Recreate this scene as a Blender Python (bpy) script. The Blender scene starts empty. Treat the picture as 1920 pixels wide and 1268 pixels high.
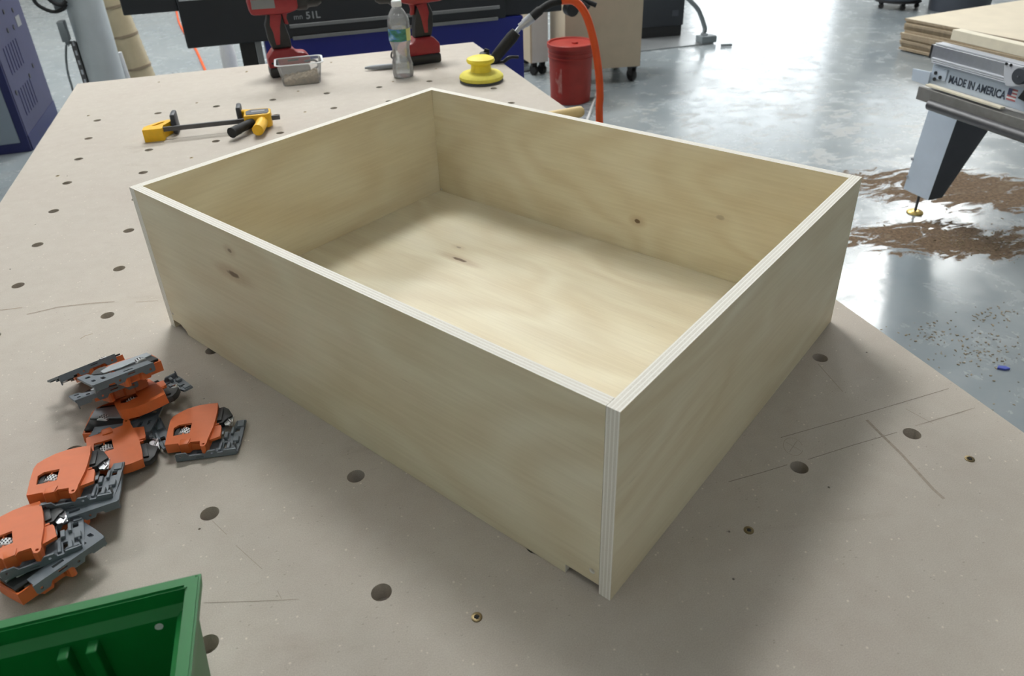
import bpy, bmesh, math, random
from mathutils import Vector, Matrix, Euler
from mathutils.geometry import tessellate_polygon

random.seed(7)
PI = math.pi
SC = bpy.context.scene
COL = SC.collection

# ------------------------------------------------------------------ camera
TZ = 0.88                                   # bench top height
FPX, CX, CY = 1397.66, 958.09, 524.08       # focal length and principal point in pixels of a 1920 x 1268 frame
CAM = Vector((0.42700, -2.13465, 0.56933 + TZ))
RX = Vector((0.94625318, -0.32193146, -0.03106525))
RY = Vector((-0.18557096, -0.46174949, -0.86738159))
RZ = Vector((0.26489306, 0.8265274, -0.49667306))
cam = bpy.data.cameras.new('camera')
cam.sensor_fit = 'HORIZONTAL'
cam.sensor_width = 36.0
cam.lens = 36.0 * FPX / 1920.0
cam.shift_x = (960 - CX) / 1920.0
cam.shift_y = -(634 - CY) / 1920.0
cam.clip_start = 0.02
cam.clip_end = 100
cam.dof.use_dof = True
cam.dof.focus_distance = 0.95
cam.dof.aperture_fstop = 11.0
camo = bpy.data.objects.new('camera', cam)
COL.objects.link(camo)
m3 = Matrix((RX, -RY, -RZ)).transposed()
camo.matrix_world = Matrix.Translation(CAM) @ m3.to_4x4()
SC.camera = camo

def ray(u, v):
    return (RX * ((u - CX) / FPX) + RY * ((v - CY) / FPX) + RZ).normalized()
def hz(u, v, z=TZ):
    d = ray(u, v); return CAM + d * ((z - CAM.z) / d.z)
def hx(u, v, x):
    d = ray(u, v); return CAM + d * ((x - CAM.x) / d.x)
def hy(u, v, y):
    d = ray(u, v); return CAM + d * ((y - CAM.y) / d.y)

# ------------------------------------------------------------------ light levels
LAMP = 41.5          # ceiling lamp diffusers
DAY = 3.3            # daylight in the door and window panes
SC.view_settings.view_transform = 'Standard'
SC.view_settings.look = 'None'
SC.view_settings.gamma = 1.0
SC.view_settings.use_curve_mapping = False
SC.view_settings.exposure = 0.0
SC.cycles.use_light_tree = False; SC.cycles.max_bounces = 6; SC.cycles.diffuse_bounces = 3; SC.cycles.glossy_bounces = 3
SC.cycles.transmission_bounces = 6; SC.cycles.transparent_max_bounces = 10
w = bpy.data.worlds.new('world'); SC.world = w
w.use_nodes = True
w.node_tree.nodes['Background'].inputs[0].default_value = (0.75, 0.8, 0.85, 1)
w.node_tree.nodes['Background'].inputs[1].default_value = 0.6

# ------------------------------------------------------------------ materials
def srgb(r, g, b):
    f = lambda c: (c / 255 / 12.92) if c <= 10 else ((c / 255 + 0.055) / 1.055) ** 2.4
    return (f(r), f(g), f(b), 1)

class NT:
    def __init__(s, name):
        s.m = bpy.data.materials.new(name); s.m.use_nodes = True
        s.t = s.m.node_tree; s.b = s.t.nodes['Principled BSDF']; s.o = s.t.nodes['Material Output']
    def n(s, kind, **kw):
        x = s.t.nodes.new(kind)
        for k, v in kw.items():
            setattr(x, k, v)
        return x
    def l(s, a, b): s.t.links.new(a, b)
    def val(s, sock, v):
        if hasattr(v, 'links'): s.l(v, sock)
        else: sock.default_value = v
    def coord(s): return s.n('ShaderNodeTexCoord').outputs['Object']
    def mapping(s, vec, scale=(1, 1, 1), loc=(0, 0, 0), rot=(0, 0, 0)):
        x = s.n('ShaderNodeMapping'); s.l(vec, x.inputs[0])
        x.inputs['Scale'].default_value = scale; x.inputs['Location'].default_value = loc; x.inputs['Rotation'].default_value = rot
        return x.outputs[0]
    def noise(s, vec, scale, detail=3, rough=0.5, dist=0.0):
        x = s.n('ShaderNodeTexNoise'); s.l(vec, x.inputs['Vector'])
        x.inputs['Scale'].default_value = scale; x.inputs['Detail'].default_value = detail
        x.inputs['Roughness'].default_value = rough; x.inputs['Distortion'].default_value = dist
        return x.outputs['Fac']
    def math(s, op, a, b=0.0, c=0.0, clamp=False):
        x = s.n('ShaderNodeMath', operation=op, use_clamp=clamp)
        for k, v in enumerate((a, b, c)): s.val(x.inputs[k], v)
        return x.outputs[0]
    def ramp(s, fac, stops, interp='LINEAR'):
        x = s.n('ShaderNodeValToRGB'); s.l(fac, x.inputs[0]); x.color_ramp.interpolation = interp
        e = x.color_ramp.elements
        while len(e) < len(stops): e.new(0.5)
        for k, (p, c) in enumerate(stops):
            e[k].position = p; e[k].color = c if len(c) == 4 else (*c, 1)
        return x.outputs[0]
    def smooth(s, x, lo, hi):
        y = s.n('ShaderNodeMapRange', interpolation_type='SMOOTHSTEP'); s.l(x, y.inputs[0])
        y.inputs[1].default_value = lo; y.inputs[2].default_value = hi
        return y.outputs[0]
    def mix(s, fac, a, b, mode='MIX'):
        x = s.n('ShaderNodeMix', data_type='RGBA', blend_type=mode)
        s.val(x.inputs[0], fac); s.val(x.inputs[6], a); s.val(x.inputs[7], b)
        return x.outputs[2]
    def bump(s, h, strength=0.2, dist=0.001):
        x = s.n('ShaderNodeBump'); s.l(h, x.inputs['Height'])
        x.inputs['Strength'].default_value = strength; x.inputs['Distance'].default_value = dist
        s.l(x.outputs[0], s.b.inputs['Normal'])

def plain(name, col, rough=0.5, metal=0.0, vary=0.12, scale=40.0, bump=0.0, spec=0.5, coat=0.0):
    t = NT(name); c = t.coord()
    f = t.noise(c, scale, 4, 0.6)
    lo = tuple(x * (1 - vary) for x in col[:3]) + (1,)
    hi = tuple(min(1, x * (1 + vary)) for x in col[:3]) + (1,)
    t.l(t.ramp(f, [(0.3, lo), (0.7, hi)]), t.b.inputs['Base Color'])
    t.b.inputs['Roughness'].default_value = rough; t.b.inputs['Metallic'].default_value = metal
    t.b.inputs['Specular IOR Level'].default_value = spec
    t.b.inputs['Coat Weight'].default_value = coat
    if bump: t.bump(f, bump, 0.001)
    return t.m

def emit(name, col, strength):
    t = NT(name); c = t.coord()
    f = t.noise(c, 3.0, 2)
    t.l(t.ramp(f, [(0.3, tuple(x * 0.97 for x in col) + (1,)), (0.7, (*col, 1))]), t.b.inputs['Emission Color'])
    t.b.inputs['Emission Strength'].default_value = strength
    t.b.inputs['Base Color'].default_value = (0.8, 0.8, 0.8, 1)
    return t.m

def clear(name, tint=(1, 1, 1), gloss=0.14, haze=0.06):
    """thin clear plastic: mostly see-through, a little reflection and a little haze"""
    t = NT(name)
    tr = t.n('ShaderNodeBsdfTransparent'); tr.inputs[0].default_value = (*tint, 1)
    gl = t.n('ShaderNodeBsdfGlossy'); gl.inputs['Roughness'].default_value = 0.08
    df = t.n('ShaderNodeBsdfDiffuse'); df.inputs[0].default_value = (0.85, 0.87, 0.9, 1)
    fr = t.n('ShaderNodeFresnel'); fr.inputs[0].default_value = 1.45
    f = t.math('ADD', t.math('MULTIPLY', fr.outputs[0], 0.9), gloss * 0.3, clamp=True)
    a = t.n('ShaderNodeMixShader'); a.inputs[0].default_value = haze; t.l(tr.outputs[0], a.inputs[1]); t.l(df.outputs[0], a.inputs[2])
    b = t.n('ShaderNodeMixShader'); t.l(f, b.inputs[0]); t.l(a.outputs[0], b.inputs[1]); t.l(gl.outputs[0], b.inputs[2])
    t.l(b.outputs[0], t.o.inputs[0])
    return t.m

def mdf_mat():
    t = NT('mdf_board'); c = t.coord()
    big = t.noise(c, 3.2, 4, 0.6); fine = t.noise(c, 900, 3, 0.6); mid = t.noise(c, 40, 4, 0.65)
    base = t.ramp(big, [(0.3, srgb(182, 172, 162)), (0.5, srgb(187, 180, 169)), (0.72, srgb(192, 184, 173))])
    base = t.mix(0.35, base, t.ramp(mid, [(0.35, srgb(180, 171, 160)), (0.65, srgb(196, 190, 180))]))
    fib = t.n('ShaderNodeTexVoronoi'); t.l(t.mapping(c, (1, 1, 0.1)), fib.inputs['Vector']); fib.inputs['Scale'].default_value = 120
    spk = t.smooth(fib.outputs['Distance'], 0.06, 0.19)
    pick = t.math('GREATER_THAN', t.noise(c, 60, 2), 0.56)
    spk = t.math('MULTIPLY', t.math('SUBTRACT', 1.0, spk), t.math('MULTIPLY', pick, 0.85))
    base = t.mix(spk, base, srgb(226, 218, 204))
    fl2 = t.n('ShaderNodeTexVoronoi'); t.l(t.mapping(c, (1, 1.8, 0.1), (0.37, 0.11, 0), (0, 0, 0.6)), fl2.inputs['Vector']); fl2.inputs['Scale'].default_value = 95
    dk = t.math('MULTIPLY', t.math('SUBTRACT', 1.0, t.smooth(fl2.outputs['Distance'], 0.05, 0.16)), t.math('MULTIPLY', t.math('GREATER_THAN', t.noise(c, 45, 2), 0.55), 0.5))
    base = t.mix(dk, base, srgb(132, 120, 106))
    base = t.mix(0.18, base, t.ramp(fine, [(0.35, srgb(140, 126, 112)), (0.65, srgb(225, 215, 202))]))
    # faint smudges and scuffs
    smu = t.smooth(t.noise(t.mapping(c, (1, 2.2, 1), rot=(0, 0, 0.5)), 5.0, 5, 0.65, 0.6), 0.60, 0.78)
    base = t.mix(t.math('MULTIPLY', smu, 0.30), base, srgb(140, 124, 106))
    scr = t.smooth(t.noise(t.mapping(c, (2, 60, 1), rot=(0, 0, -0.25)), 1.6, 3, 0.5), 0.74, 0.80)
    base = t.mix(t.math('MULTIPLY', scr, 0.35), base, srgb(148, 130, 110))
    t.l(base, t.b.inputs['Base Color'])
    t.b.inputs['Roughness'].default_value = 0.62
    t.b.inputs['Specular IOR Level'].default_value = 0.3
    t.bump(fine, 0.06, 0.0005)
    return t.m

def birch(name, grain, knots=(), seed=0.0, tone=0):
    """rotary cut birch face veneer; grain 'x' or 'y'; knots are (a, b, ra, rb) in (grain axis, cross axis)"""
    t = NT(name); c = t.coord()
    sep = t.n('ShaderNodeSeparateXYZ'); t.l(c, sep.inputs[0]); X, Y, Z = sep.outputs
    comb = t.n('ShaderNodeCombineXYZ')
    if grain == 'yz': g, q, o = Y, Z, X
    elif grain == 'xz': g, q, o = X, Z, Y
    else: g, q, o = Y, X, Z
    t.l(g, comb.inputs[0]); t.l(q, comb.inputs[1]); t.l(t.math('MULTIPLY', o, 0.0), comb.inputs[2])
    v = comb.outputs[0]
    off = t.mapping(v, (1, 1, 1), (seed, seed * 0.7, seed))
    big = t.noise(t.mapping(off, (1.0, 2.6, 1)), 2.2, 2, 0.4, 0.35)
    rings = t.math('FRACT', t.math('MULTIPLY', big, 8.0))
    rings = t.math('ABSOLUTE', t.math('SUBTRACT', rings, 0.5))
    rings = t.smooth(rings, 0.0, 0.5)
    fine = t.noise(t.mapping(off, (6, 160, 1)), 2.0, 3, 0.6)
    cloud = t.noise(t.mapping(off, (1.4, 3, 1)), 4.0, 3, 0.5)
    k = tone + 7
    base = t.ramp(cloud, [(0.25, srgb(214 + k, 203 + k, 172 + k)), (0.55, srgb(223 + k, 215 + k, 188 + k)), (0.8, srgb(230 + k, 224 + k, 201 + k))])
    base = t.mix(t.math('MULTIPLY', rings, 0.27), base, srgb(200, 178, 140))
    base = t.mix(0.10, base, t.ramp(fine, [(0.35, srgb(170, 144, 104)), (0.65, srgb(240, 228, 202))]))
    dash = t.smooth(t.noise(t.mapping(off, (14, 420, 1)), 1.5, 2, 0.4), 0.76, 0.82)
    base = t.mix(t.math('MULTIPLY', dash, 0.35), base, srgb(120, 88, 54))
    for (a, b2, ra, rb, dark) in knots:
        da = t.math('DIVIDE', t.math('SUBTRACT', g, a), ra); db = t.math('DIVIDE', t.math('SUBTRACT', q, b2), rb)
        wob = t.math('MULTIPLY', t.math('SUBTRACT', t.noise(v, 90, 3), 0.5), 0.9)
        r2 = t.math('ADD', t.math('SQRT', t.math('ADD', t.math('MULTIPLY', da, da), t.math('MULTIPLY', db, db))), wob)
        halo = t.smooth(r2, 3.4, 0.9)
        base = t.mix(t.math('MULTIPLY', halo, 0.38 * dark), base, srgb(168, 132, 88))
        core = t.smooth(r2, 1.0, 0.5)
        base = t.mix(t.math('MULTIPLY', core, 0.85 * dark), base, srgb(92, 62, 36))
    t.l(base, t.b.inputs['Base Color'])
    t.b.inputs['Roughness'].default_value = 0.48
    t.b.inputs['Specular IOR Level'].default_value = 0.35
    t.bump(fine, 0.05, 0.0004)
    return t.m

def ply_edge(name, axis, origin, thick, layers=7):
    t = NT(name); c = t.coord()
    sep = t.n('ShaderNodeSeparateXYZ'); t.l(c, sep.inputs[0])
    d = sep.outputs['XYZ'.index(axis)]
    wob = t.math('MULTIPLY', t.math('SUBTRACT', t.noise(c, 26, 3), 0.5), 0.05)
    f = t.math('ADD', t.math('DIVIDE', t.math('SUBTRACT', d, origin), thick), wob)
    s = t.math('FRACT', t.math('MULTIPLY', f, layers / 2.0))
    band = t.math('GREATER_THAN', s, 0.5)
    line = t.smooth(t.math('ABSOLUTE', t.math('SUBTRACT', t.math('FRACT', t.math('MULTIPLY', f, float(layers))), 0.5)), 0.40, 0.49)
    fib = t.noise(c, 1400, 2, 0.6)
    a = t.ramp(fib, [(0.3, srgb(242, 239, 228)), (0.7, srgb(251, 249, 243))])  # near-white plies: light from above is put into the edge colour
    b = t.ramp(fib, [(0.3, srgb(216, 211, 198)), (0.7, srgb(243, 240, 231))])
    base = t.mix(band, a, b)
    base = t.mix(t.math('MULTIPLY', line, 0.40), base, srgb(140, 128, 106))
    t.l(base, t.b.inputs['Base Color'])
    t.b.inputs['Roughness'].default_value = 0.7
    t.b.inputs['Specular IOR Level'].default_value = 0.25
    return t.m

def floor_mat():
    t = NT('polished_concrete'); c = t.coord()
    big = t.noise(c, 0.9, 4, 0.6); mid = t.noise(c, 6, 5, 0.65, 0.4); fine = t.noise(c, 60, 3, 0.6)
    base = t.ramp(big, [(0.3, srgb(130, 140, 146)), (0.7, srgb(148, 155, 158))])
    base = t.mix(0.16, base, t.ramp(mid, [(0.35, srgb(124, 134, 140)), (0.7, srgb(160, 163, 160))]))
    sep = t.n('ShaderNodeSeparateXYZ'); t.l(c, sep.inputs[0]); X, Y, _ = sep.outputs
    def blob(cx, cy, rx, ry, ang=0.0):
        dx = t.math('SUBTRACT', X, cx); dy = t.math('SUBTRACT', Y, cy)
        ca, sa = math.cos(ang), math.sin(ang)
        a = t.math('ADD', t.math('MULTIPLY', dx, ca / rx), t.math('MULTIPLY', dy, sa / rx))
        b = t.math('ADD', t.math('MULTIPLY', dx, -sa / ry), t.math('MULTIPLY', dy, ca / ry))
        return t.smooth(t.math('SQRT', t.math('ADD', t.math('MULTIPLY', a, a), t.math('MULTIPLY', b, b))), 1.0, 0.15)
    # sawdust swept into streaks round the saw leg
    st = t.noise(t.mapping(c, (1.0, 2.4, 1), rot=(0, 0, 0.45)), 5.2, 9, 0.74, 1.4)
    m = t.math('MAXIMUM', blob(3.55, 0.22, 1.3, 0.42, -0.62), blob(3.0, -0.08, 0.8, 0.30, -0.5))
    dust = t.smooth(t.math('ADD', st, t.math('MULTIPLY', m, 0.27)), 0.635, 0.70)
    dust = t.math('MULTIPLY', dust, t.smooth(m, 0.02, 0.3))
    far = t.smooth(t.math('ADD', t.noise(t.mapping(c, (1.2, 2.0, 1), (3, 1, 0), (0, 0, 0.5)), 5.0, 6, 0.7, 0.5), t.math('MULTIPLY', blob(3.3, 1.3, 2.6, 2.2), 0.16)), 0.66, 0.78)
    film = t.math('MULTIPLY', far, 0.30)
    dcol = t.ramp(t.noise(c, 70, 4, 0.7), [(0.3, srgb(72, 56, 40)), (0.7, srgb(130, 106, 80))])
    base = t.mix(t.math('MULTIPLY', dust, 0.95), base, dcol)
    base = t.mix(film, base, srgb(150, 140, 122))
    t.l(base, t.b.inputs['Base Color'])
    r = t.math('ADD', t.math('MULTIPLY', t.smooth(mid, 0.38, 0.66), 0.13), 0.17)
    r = t.math('ADD', r, t.math('MULTIPLY', dust, 0.65))
    r = t.math('ADD', r, t.math('MULTIPLY', film, 0.5), clamp=True)
    t.l(r, t.b.inputs['Roughness'])
    t.l(t.math('SUBTRACT', 0.5, t.math('MULTIPLY', dust, 0.38)), t.b.inputs['Specular IOR Level']); t.b.inputs['IOR'].default_value = 1.9
    t.bump(t.math('ADD', mid, t.math('MULTIPLY', fine, 0.2)), 0.20, 0.004)
    return t.m

M = {}
M['mdf'] = mdf_mat()
M['floor'] = floor_mat()
M['wall'] = plain('painted_wall', srgb(214, 214, 210), 0.8, vary=0.03, scale=3)
M['ceiling'] = plain('painted_ceiling', srgb(205, 205, 203), 0.9, vary=0.03, scale=3)
M['day'] = emit('daylight_panel', (0.92, 0.97, 1.0), DAY)
M['lampglow'] = emit('lamp_diffuser', (0.99, 0.995, 0.975), LAMP)
M['alu'] = plain('brushed_aluminium', srgb(200, 202, 206), 0.35, 0.9, 0.05, 90)
M['alupaint'] = plain('silver_grey_paint', srgb(196, 200, 208), 0.4, 0.0, 0.03, 20)
M['paleblue'] = plain('pale_grey_blue_paint', srgb(186, 198, 212), 0.42, 0.0, 0.04, 12)
M['steel'] = plain('zinc_plated_steel', srgb(190, 192, 196), 0.28, 1.0, 0.08, 120)
M['darksteel'] = plain('dark_steel', srgb(92, 92, 94), 0.4, 0.7, 0.08, 60)
M['brass'] = plain('yellow_zinc_screw', srgb(140, 124, 92), 0.35, 0.9, 0.1, 200)
M['gold'] = plain('brass_foot', srgb(226, 196, 120), 0.3, 0.8, 0.08, 60)
M['black'] = plain('black_plastic', srgb(30, 31, 33), 0.45, vary=0.15, scale=60)
M['rubber'] = plain('black_rubber', srgb(24, 25, 27), 0.7, vary=0.15, scale=80)
M['blackpaint'] = plain('black_machine_paint', srgb(36, 40, 45), 0.5, vary=0.06, scale=6)
M['charcoal'] = plain('charcoal_plastic', srgb(62, 66, 74), 0.5, vary=0.08, scale=20)
M['bluemach'] = plain('blue_machine_paint', srgb(24, 36, 128), 0.45, vary=0.05, scale=6)
M['purple'] = plain('violet_blue_paint', srgb(64, 66, 96), 0.65, vary=0.08, scale=7)
M['bluetrim'] = plain('blue_trim_paint', srgb(22, 30, 84), 0.45, vary=0.06, scale=8)
M['greydoor'] = plain('grey_door_paint', srgb(128, 140, 152), 0.5, vary=0.03, scale=4)
M['stripgrey'] = plain('grey_strip_paint', srgb(128, 130, 132), 0.45, vary=0.05, scale=30)
M['lettering'] = plain('pale_lettering', srgb(160, 164, 168), 0.6, vary=0.04)
M['darklettering'] = plain('dark_lettering', srgb(52, 62, 78), 0.6, vary=0.05)
M['red'] = plain('red_tool_plastic', srgb(150, 38, 44), 0.42, vary=0.1, scale=50)
M['bucket'] = plain('red_bucket_plastic', srgb(160, 48, 38), 0.5, vary=0.12, scale=14)
M['yellow'] = plain('yellow_plastic', srgb(240, 218, 60), 0.5, vary=0.06, scale=40)
M['yellowpad'] = plain('pale_yellow_foam', srgb(224, 212, 88), 0.75, vary=0.06, scale=60)
M['clampyellow'] = plain('clamp_yellow_plastic', srgb(244, 190, 30), 0.42, vary=0.06, scale=60)
M['orangehose'] = plain('orange_hose_rubber', srgb(240, 92, 34), 0.42, vary=0.05, scale=20)
M['orange'] = plain('orange_latch_plastic', srgb(214, 108, 54), 0.48, vary=0.05, scale=60)
M['latchgrey'] = plain('slate_grey_latch_plastic', srgb(104, 112, 120), 0.5, vary=0.08, scale=80)
M['latchblack'] = plain('black_latch_plastic', srgb(38, 40, 42), 0.5, vary=0.1, scale=80)
M['white'] = plain('white_plastic', srgb(226, 228, 230), 0.45, vary=0.03, scale=60)
M['whitecable'] = plain('pale_cable_plastic', srgb(206, 206, 204), 0.5, vary=0.04)
M['green'] = plain('green_bin_plastic', srgb(10, 112, 48), 0.42, vary=0.06, scale=25)
M['pipe'] = plain('grey_white_pipe_paint', srgb(190, 198, 202), 0.5, vary=0.05, scale=8)
M['duct'] = plain('beige_ribbed_duct', srgb(196, 182, 150), 0.45, vary=0.08, scale=15)
M['boxgrey'] = plain('grey_box_paint', srgb(120, 128, 132), 0.5, vary=0.06, scale=25)
M['tan'] = plain('tan_cabinet_laminate', srgb(178, 164, 142), 0.6, vary=0.05, scale=8)
M['palegrey'] = plain('pale_grey_laminate', srgb(186, 184, 180), 0.6, vary=0.05, scale=8)
M['dowel'] = plain('pale_wood_handle', srgb(222, 196, 140), 0.55, vary=0.08, scale=30)
M['plysheet'] = plain('sheet_wood_top', srgb(212, 200, 176), 0.6, vary=0.05, scale=5)
M['plyside'] = plain('sheet_wood_side', srgb(150, 134, 112), 0.75, vary=0.2, scale=40)
M['creamwood'] = plain('cream_wood_strip', srgb(226, 218, 196), 0.6, vary=0.06, scale=20)
M['bingrey'] = plain('grey_bin_plastic', srgb(74, 80, 90), 0.5, vary=0.06, scale=10)
M['pencil'] = plain('pencil_mark', srgb(134, 124, 112), 0.8, vary=0.15, scale=300)
M['pencilfaint'] = plain('faint_pencil_mark', srgb(164, 152, 138), 0.8, vary=0.12, scale=300)
M['scuff'] = plain('tan_scuff', srgb(150, 132, 108), 0.8, vary=0.15, scale=200)
M['label'] = plain('bottle_label_print', srgb(96, 150, 150), 0.5, vary=0.1, scale=20)
M['clear'] = clear('clear_plastic', (0.97, 0.98, 1.0), 0.2, 0.22)
M['darkbox'] = plain('near_black_casing', srgb(44, 48, 54), 0.45, vary=0.06, scale=10)
M['railgrey'] = plain('grey_rail_metal', srgb(140, 138, 134), 0.4, 0.5, 0.1, 40)
M['slideplate'] = plain('dull_zinc_plate', srgb(168, 174, 180), 0.5, 0.45, 0.08, 120)
M['bottle'] = clear('clear_bottle_plastic', (0.97, 0.98, 0.99), 0.4, 0.24)
M['water'] = clear('bottle_water', (0.94, 0.97, 1.0), 0.05, 0.08)
M['brown'] = plain('brown_loose_bits', srgb(126, 112, 88), 0.8, vary=0.35, scale=160, bump=0.5)
M['chip'] = plain('wood_chip', srgb(140, 124, 98), 0.8, vary=0.3, scale=30)
M['bluescrap'] = plain('blue_scrap_plastic', srgb(70, 86, 180), 0.5, vary=0.1)
M['flagred'] = plain('flag_red', srgb(186, 104, 108), 0.6, vary=0.04)
M['flagblue'] = plain('flag_blue', srgb(70, 74, 104), 0.6, vary=0.04)
M['timber'] = plain('bench_timber', srgb(196, 168, 124), 0.7, vary=0.12, scale=10)
M['greymarker'] = plain('grey_marker_plastic', srgb(146, 152, 158), 0.4, vary=0.04)
M['plate'] = plain('floor_steel_plate', srgb(150, 154, 156), 0.3, 0.4, 0.08, 10)

# ------------------------------------------------------------------ mesh helpers
def new_bm(): return bmesh.new()

def mesh_obj(name, bm, mats, parent=None, smooth=None):
    me = bpy.data.meshes.new(name)
    bmesh.ops.recalc_face_normals(bm, faces=bm.faces[:])
    bm.to_mesh(me); bm.free()
    for mm in (mats if isinstance(mats, (list, tuple)) else [mats]):
        me.materials.append(M[mm] if isinstance(mm, str) else mm)
    if smooth is not None:
        me.shade_smooth()
        me.set_sharp_from_angle(angle=math.radians(smooth))
    o = bpy.data.objects.new(name, me); COL.objects.link(o)
    if parent is not None: o.parent = parent
    return o

def thing(name, label, cat, loc=(0, 0, 0), rot=(0, 0, 0), group=None):
    o = bpy.data.objects.new(name, None); COL.objects.link(o)
    o.location = loc; o.rotation_euler = rot; o.empty_display_size = 0.05
    return tag(o, label, cat, group)

def tag(o, label, cat, group=None, kind=None):
    o['label'] = label; o['category'] = cat
    if group: o['group'] = group
    if kind: o['kind'] = kind
    return o

def struct(name, bm, m, smooth=None):
    o = mesh_obj(name, bm, m, None, smooth); o['kind'] = 'structure'; return o

def copy_tree(o, parent=None):
    c = o.copy(); COL.objects.link(c); c.parent = parent
    for ch in list(o.children): copy_tree(ch, c)
    return c

def box(bm, x0, x1, y0, y1, z0, z1, bevel=0.0, seg=2, mi=0):
    r = bmesh.ops.create_cube(bm, size=1.0)
    vs = r['verts']
    for v in vs:
        v.co = Vector(((x0 + x1) / 2 + v.co.x * (x1 - x0), (y0 + y1) / 2 + v.co.y * (y1 - y0), (z0 + z1) / 2 + v.co.z * (z1 - z0)))
    fs = {f for v in vs for f in v.link_faces}
    for f in fs: f.material_index = mi
    if bevel > 0:
        es = list({e for f in fs for e in f.edges})
        bmesh.ops.bevel(bm, geom=es, offset=bevel, segments=seg, affect='EDGES', profile=0.5)
    return vs

def obox(bm, c, ax, ay, az, sx, sy, sz, bevel=0.0, mi=0):
    """box centred at c with axes ax, ay, az and full sizes"""
    tmp = bmesh.new(); box(tmp, -sx / 2, sx / 2, -sy / 2, sy / 2, -sz / 2, sz / 2, bevel, 2, mi)
    mt = Matrix((Vector(ax).normalized(), Vector(ay).normalized(), Vector(az).normalized())).transposed().to_4x4()
    mt.translation = Vector(c)
    merge(bm, tmp, mt)

def merge(bm, tmp, mt=None):
    mp = {}
    for v in tmp.verts:
        mp[v] = bm.verts.new(mt @ v.co if mt is not None else v.co)
    for f in tmp.faces:
        try:
            nf = bm.faces.new([mp[v] for v in f.verts]); nf.material_index = f.material_index
        except ValueError: pass
    tmp.free()

def prism(bm, outline, z0, z1, holes=(), axes=None, mi=0, mi_side=None, bevel=0.0):
    """extrude a 2-D outline (with holes). axes = (origin, ex, ey, ez)"""
    tmp = bmesh.new()
    loops = [list(outline)] + [list(h) for h in holes]
    flat = [p for L in loops for p in L]
    tris = tessellate_polygon([[Vector((p[0], p[1], 0)) for p in L] for L in loops])
    lo = [tmp.verts.new((p[0], p[1], z0)) for p in flat]
    hi = [tmp.verts.new((p[0], p[1], z1)) for p in flat]
    if not holes:
        try:
            f = tmp.faces.new(hi); f.material_index = mi
            f = tmp.faces.new(lo[::-1]); f.material_index = mi
        except ValueError: pass
    else:
        for a, b, c in tris:
            try:
                f = tmp.faces.new((hi[a], hi[b], hi[c])); f.material_index = mi
                f = tmp.faces.new((lo[c], lo[b], lo[a])); f.material_index = mi
            except ValueError: pass
    k = 0
    ms = mi if mi_side is None else mi_side
    for L in loops:
        n = len(L)
        for i in range(n):
            a, b = k + i, k + (i + 1) % n
            f = tmp.faces.new((lo[a], lo[b], hi[b], hi[a])); f.material_index = ms
        k += n
    bmesh.ops.recalc_face_normals(tmp, faces=tmp.faces[:])
    if bevel > 0 and not holes:
        es = [e for e in tmp.edges if len(e.link_faces) == 2 and e.calc_face_angle(0) > 0.6]
        bmesh.ops.bevel(tmp, geom=es, offset=bevel, segments=2, affect='EDGES', profile=0.5)
    mt = None
    if axes is not None:
        o, ex, ey, ez = axes
        mt = Matrix((Vector(ex), Vector(ey), Vector(ez))).transposed().to_4x4(); mt.translation = Vector(o)
    merge(bm, tmp, mt)

def circle2(cx, cy, r, n=20, ry=None):
    return [(cx + r * math.cos(2 * PI * i / n), cy + (ry or r) * math.sin(2 * PI * i / n)) for i in range(n)]

def lathe(bm, prof, n=28, mi=0, origin=(0, 0, 0), axis=(0, 0, 1), close=True):
    """prof = [(r, z)...] turned about axis"""
    az = Vector(axis).normalized(); q = az.to_track_quat('Z', 'Y')
    rings = []
    for r, z in prof:
        ring = []
        for i in range(n):
            a = 2 * PI * i / n
            ring.append(bm.verts.new(Vector(origin) + q @ Vector((r * math.cos(a), r * math.sin(a), z))))
        rings.append(ring)
    for A, B in zip(rings, rings[1:]):
        for i in range(n):
            f = bm.faces.new((A[i], A[(i + 1) % n], B[(i + 1) % n], B[i])); f.material_index = mi
    if close:
        for ring, rev in ((rings[0], True), (rings[-1], False)):
            f = bm.faces.new(ring[::-1] if rev else ring); f.material_index = mi

def tube(bm, pts, r, n=12, mi=0, cap=True):
    pts = [Vector(p) for p in pts]; rs = r if isinstance(r, (list, tuple)) else [r] * len(pts)
    tang = []
    for i in range(len(pts)):
        a = pts[max(0, i - 1)]; b = pts[min(len(pts) - 1, i + 1)]
        tang.append((b - a).normalized())
    up = Vector((0, 0, 1))
    if abs(tang[0].dot(up)) > 0.95: up = Vector((0, 1, 0))
    nrm = (up - tang[0] * up.dot(tang[0])).normalized()
    rings = []
    for p, t, rr in zip(pts, tang, rs):
        nrm = (nrm - t * nrm.dot(t)).normalized(); bn = t.cross(nrm)
        rings.append([bm.verts.new(p + (nrm * math.cos(2 * PI * i / n) + bn * math.sin(2 * PI * i / n)) * rr) for i in range(n)])
    for A, B in zip(rings, rings[1:]):
        for i in range(n):
            f = bm.faces.new((A[i], A[(i + 1) % n], B[(i + 1) % n], B[i])); f.material_index = mi
    if cap:
        bm.faces.new(rings[0][::-1]).material_index = mi; bm.faces.new(rings[-1]).material_index = mi

def spline(ctrl, n=12):
    """Catmull-Rom through the control points"""
    P = [Vector(c) for c in ctrl]; P = [2 * P[0] - P[1]] + P + [2 * P[-1] - P[-2]]
    out = []
    for i in range(1, len(P) - 2):
        for k in range(n):
            t = k / n; a, b, c, d = P[i - 1], P[i], P[i + 1], P[i + 2]
            out.append(0.5 * ((2 * b) + (c - a) * t + (2 * a - 5 * b + 4 * c - d) * t * t + (3 * b - a - 3 * c + d) * t ** 3))
    out.append(P[-2]); return out

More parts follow.
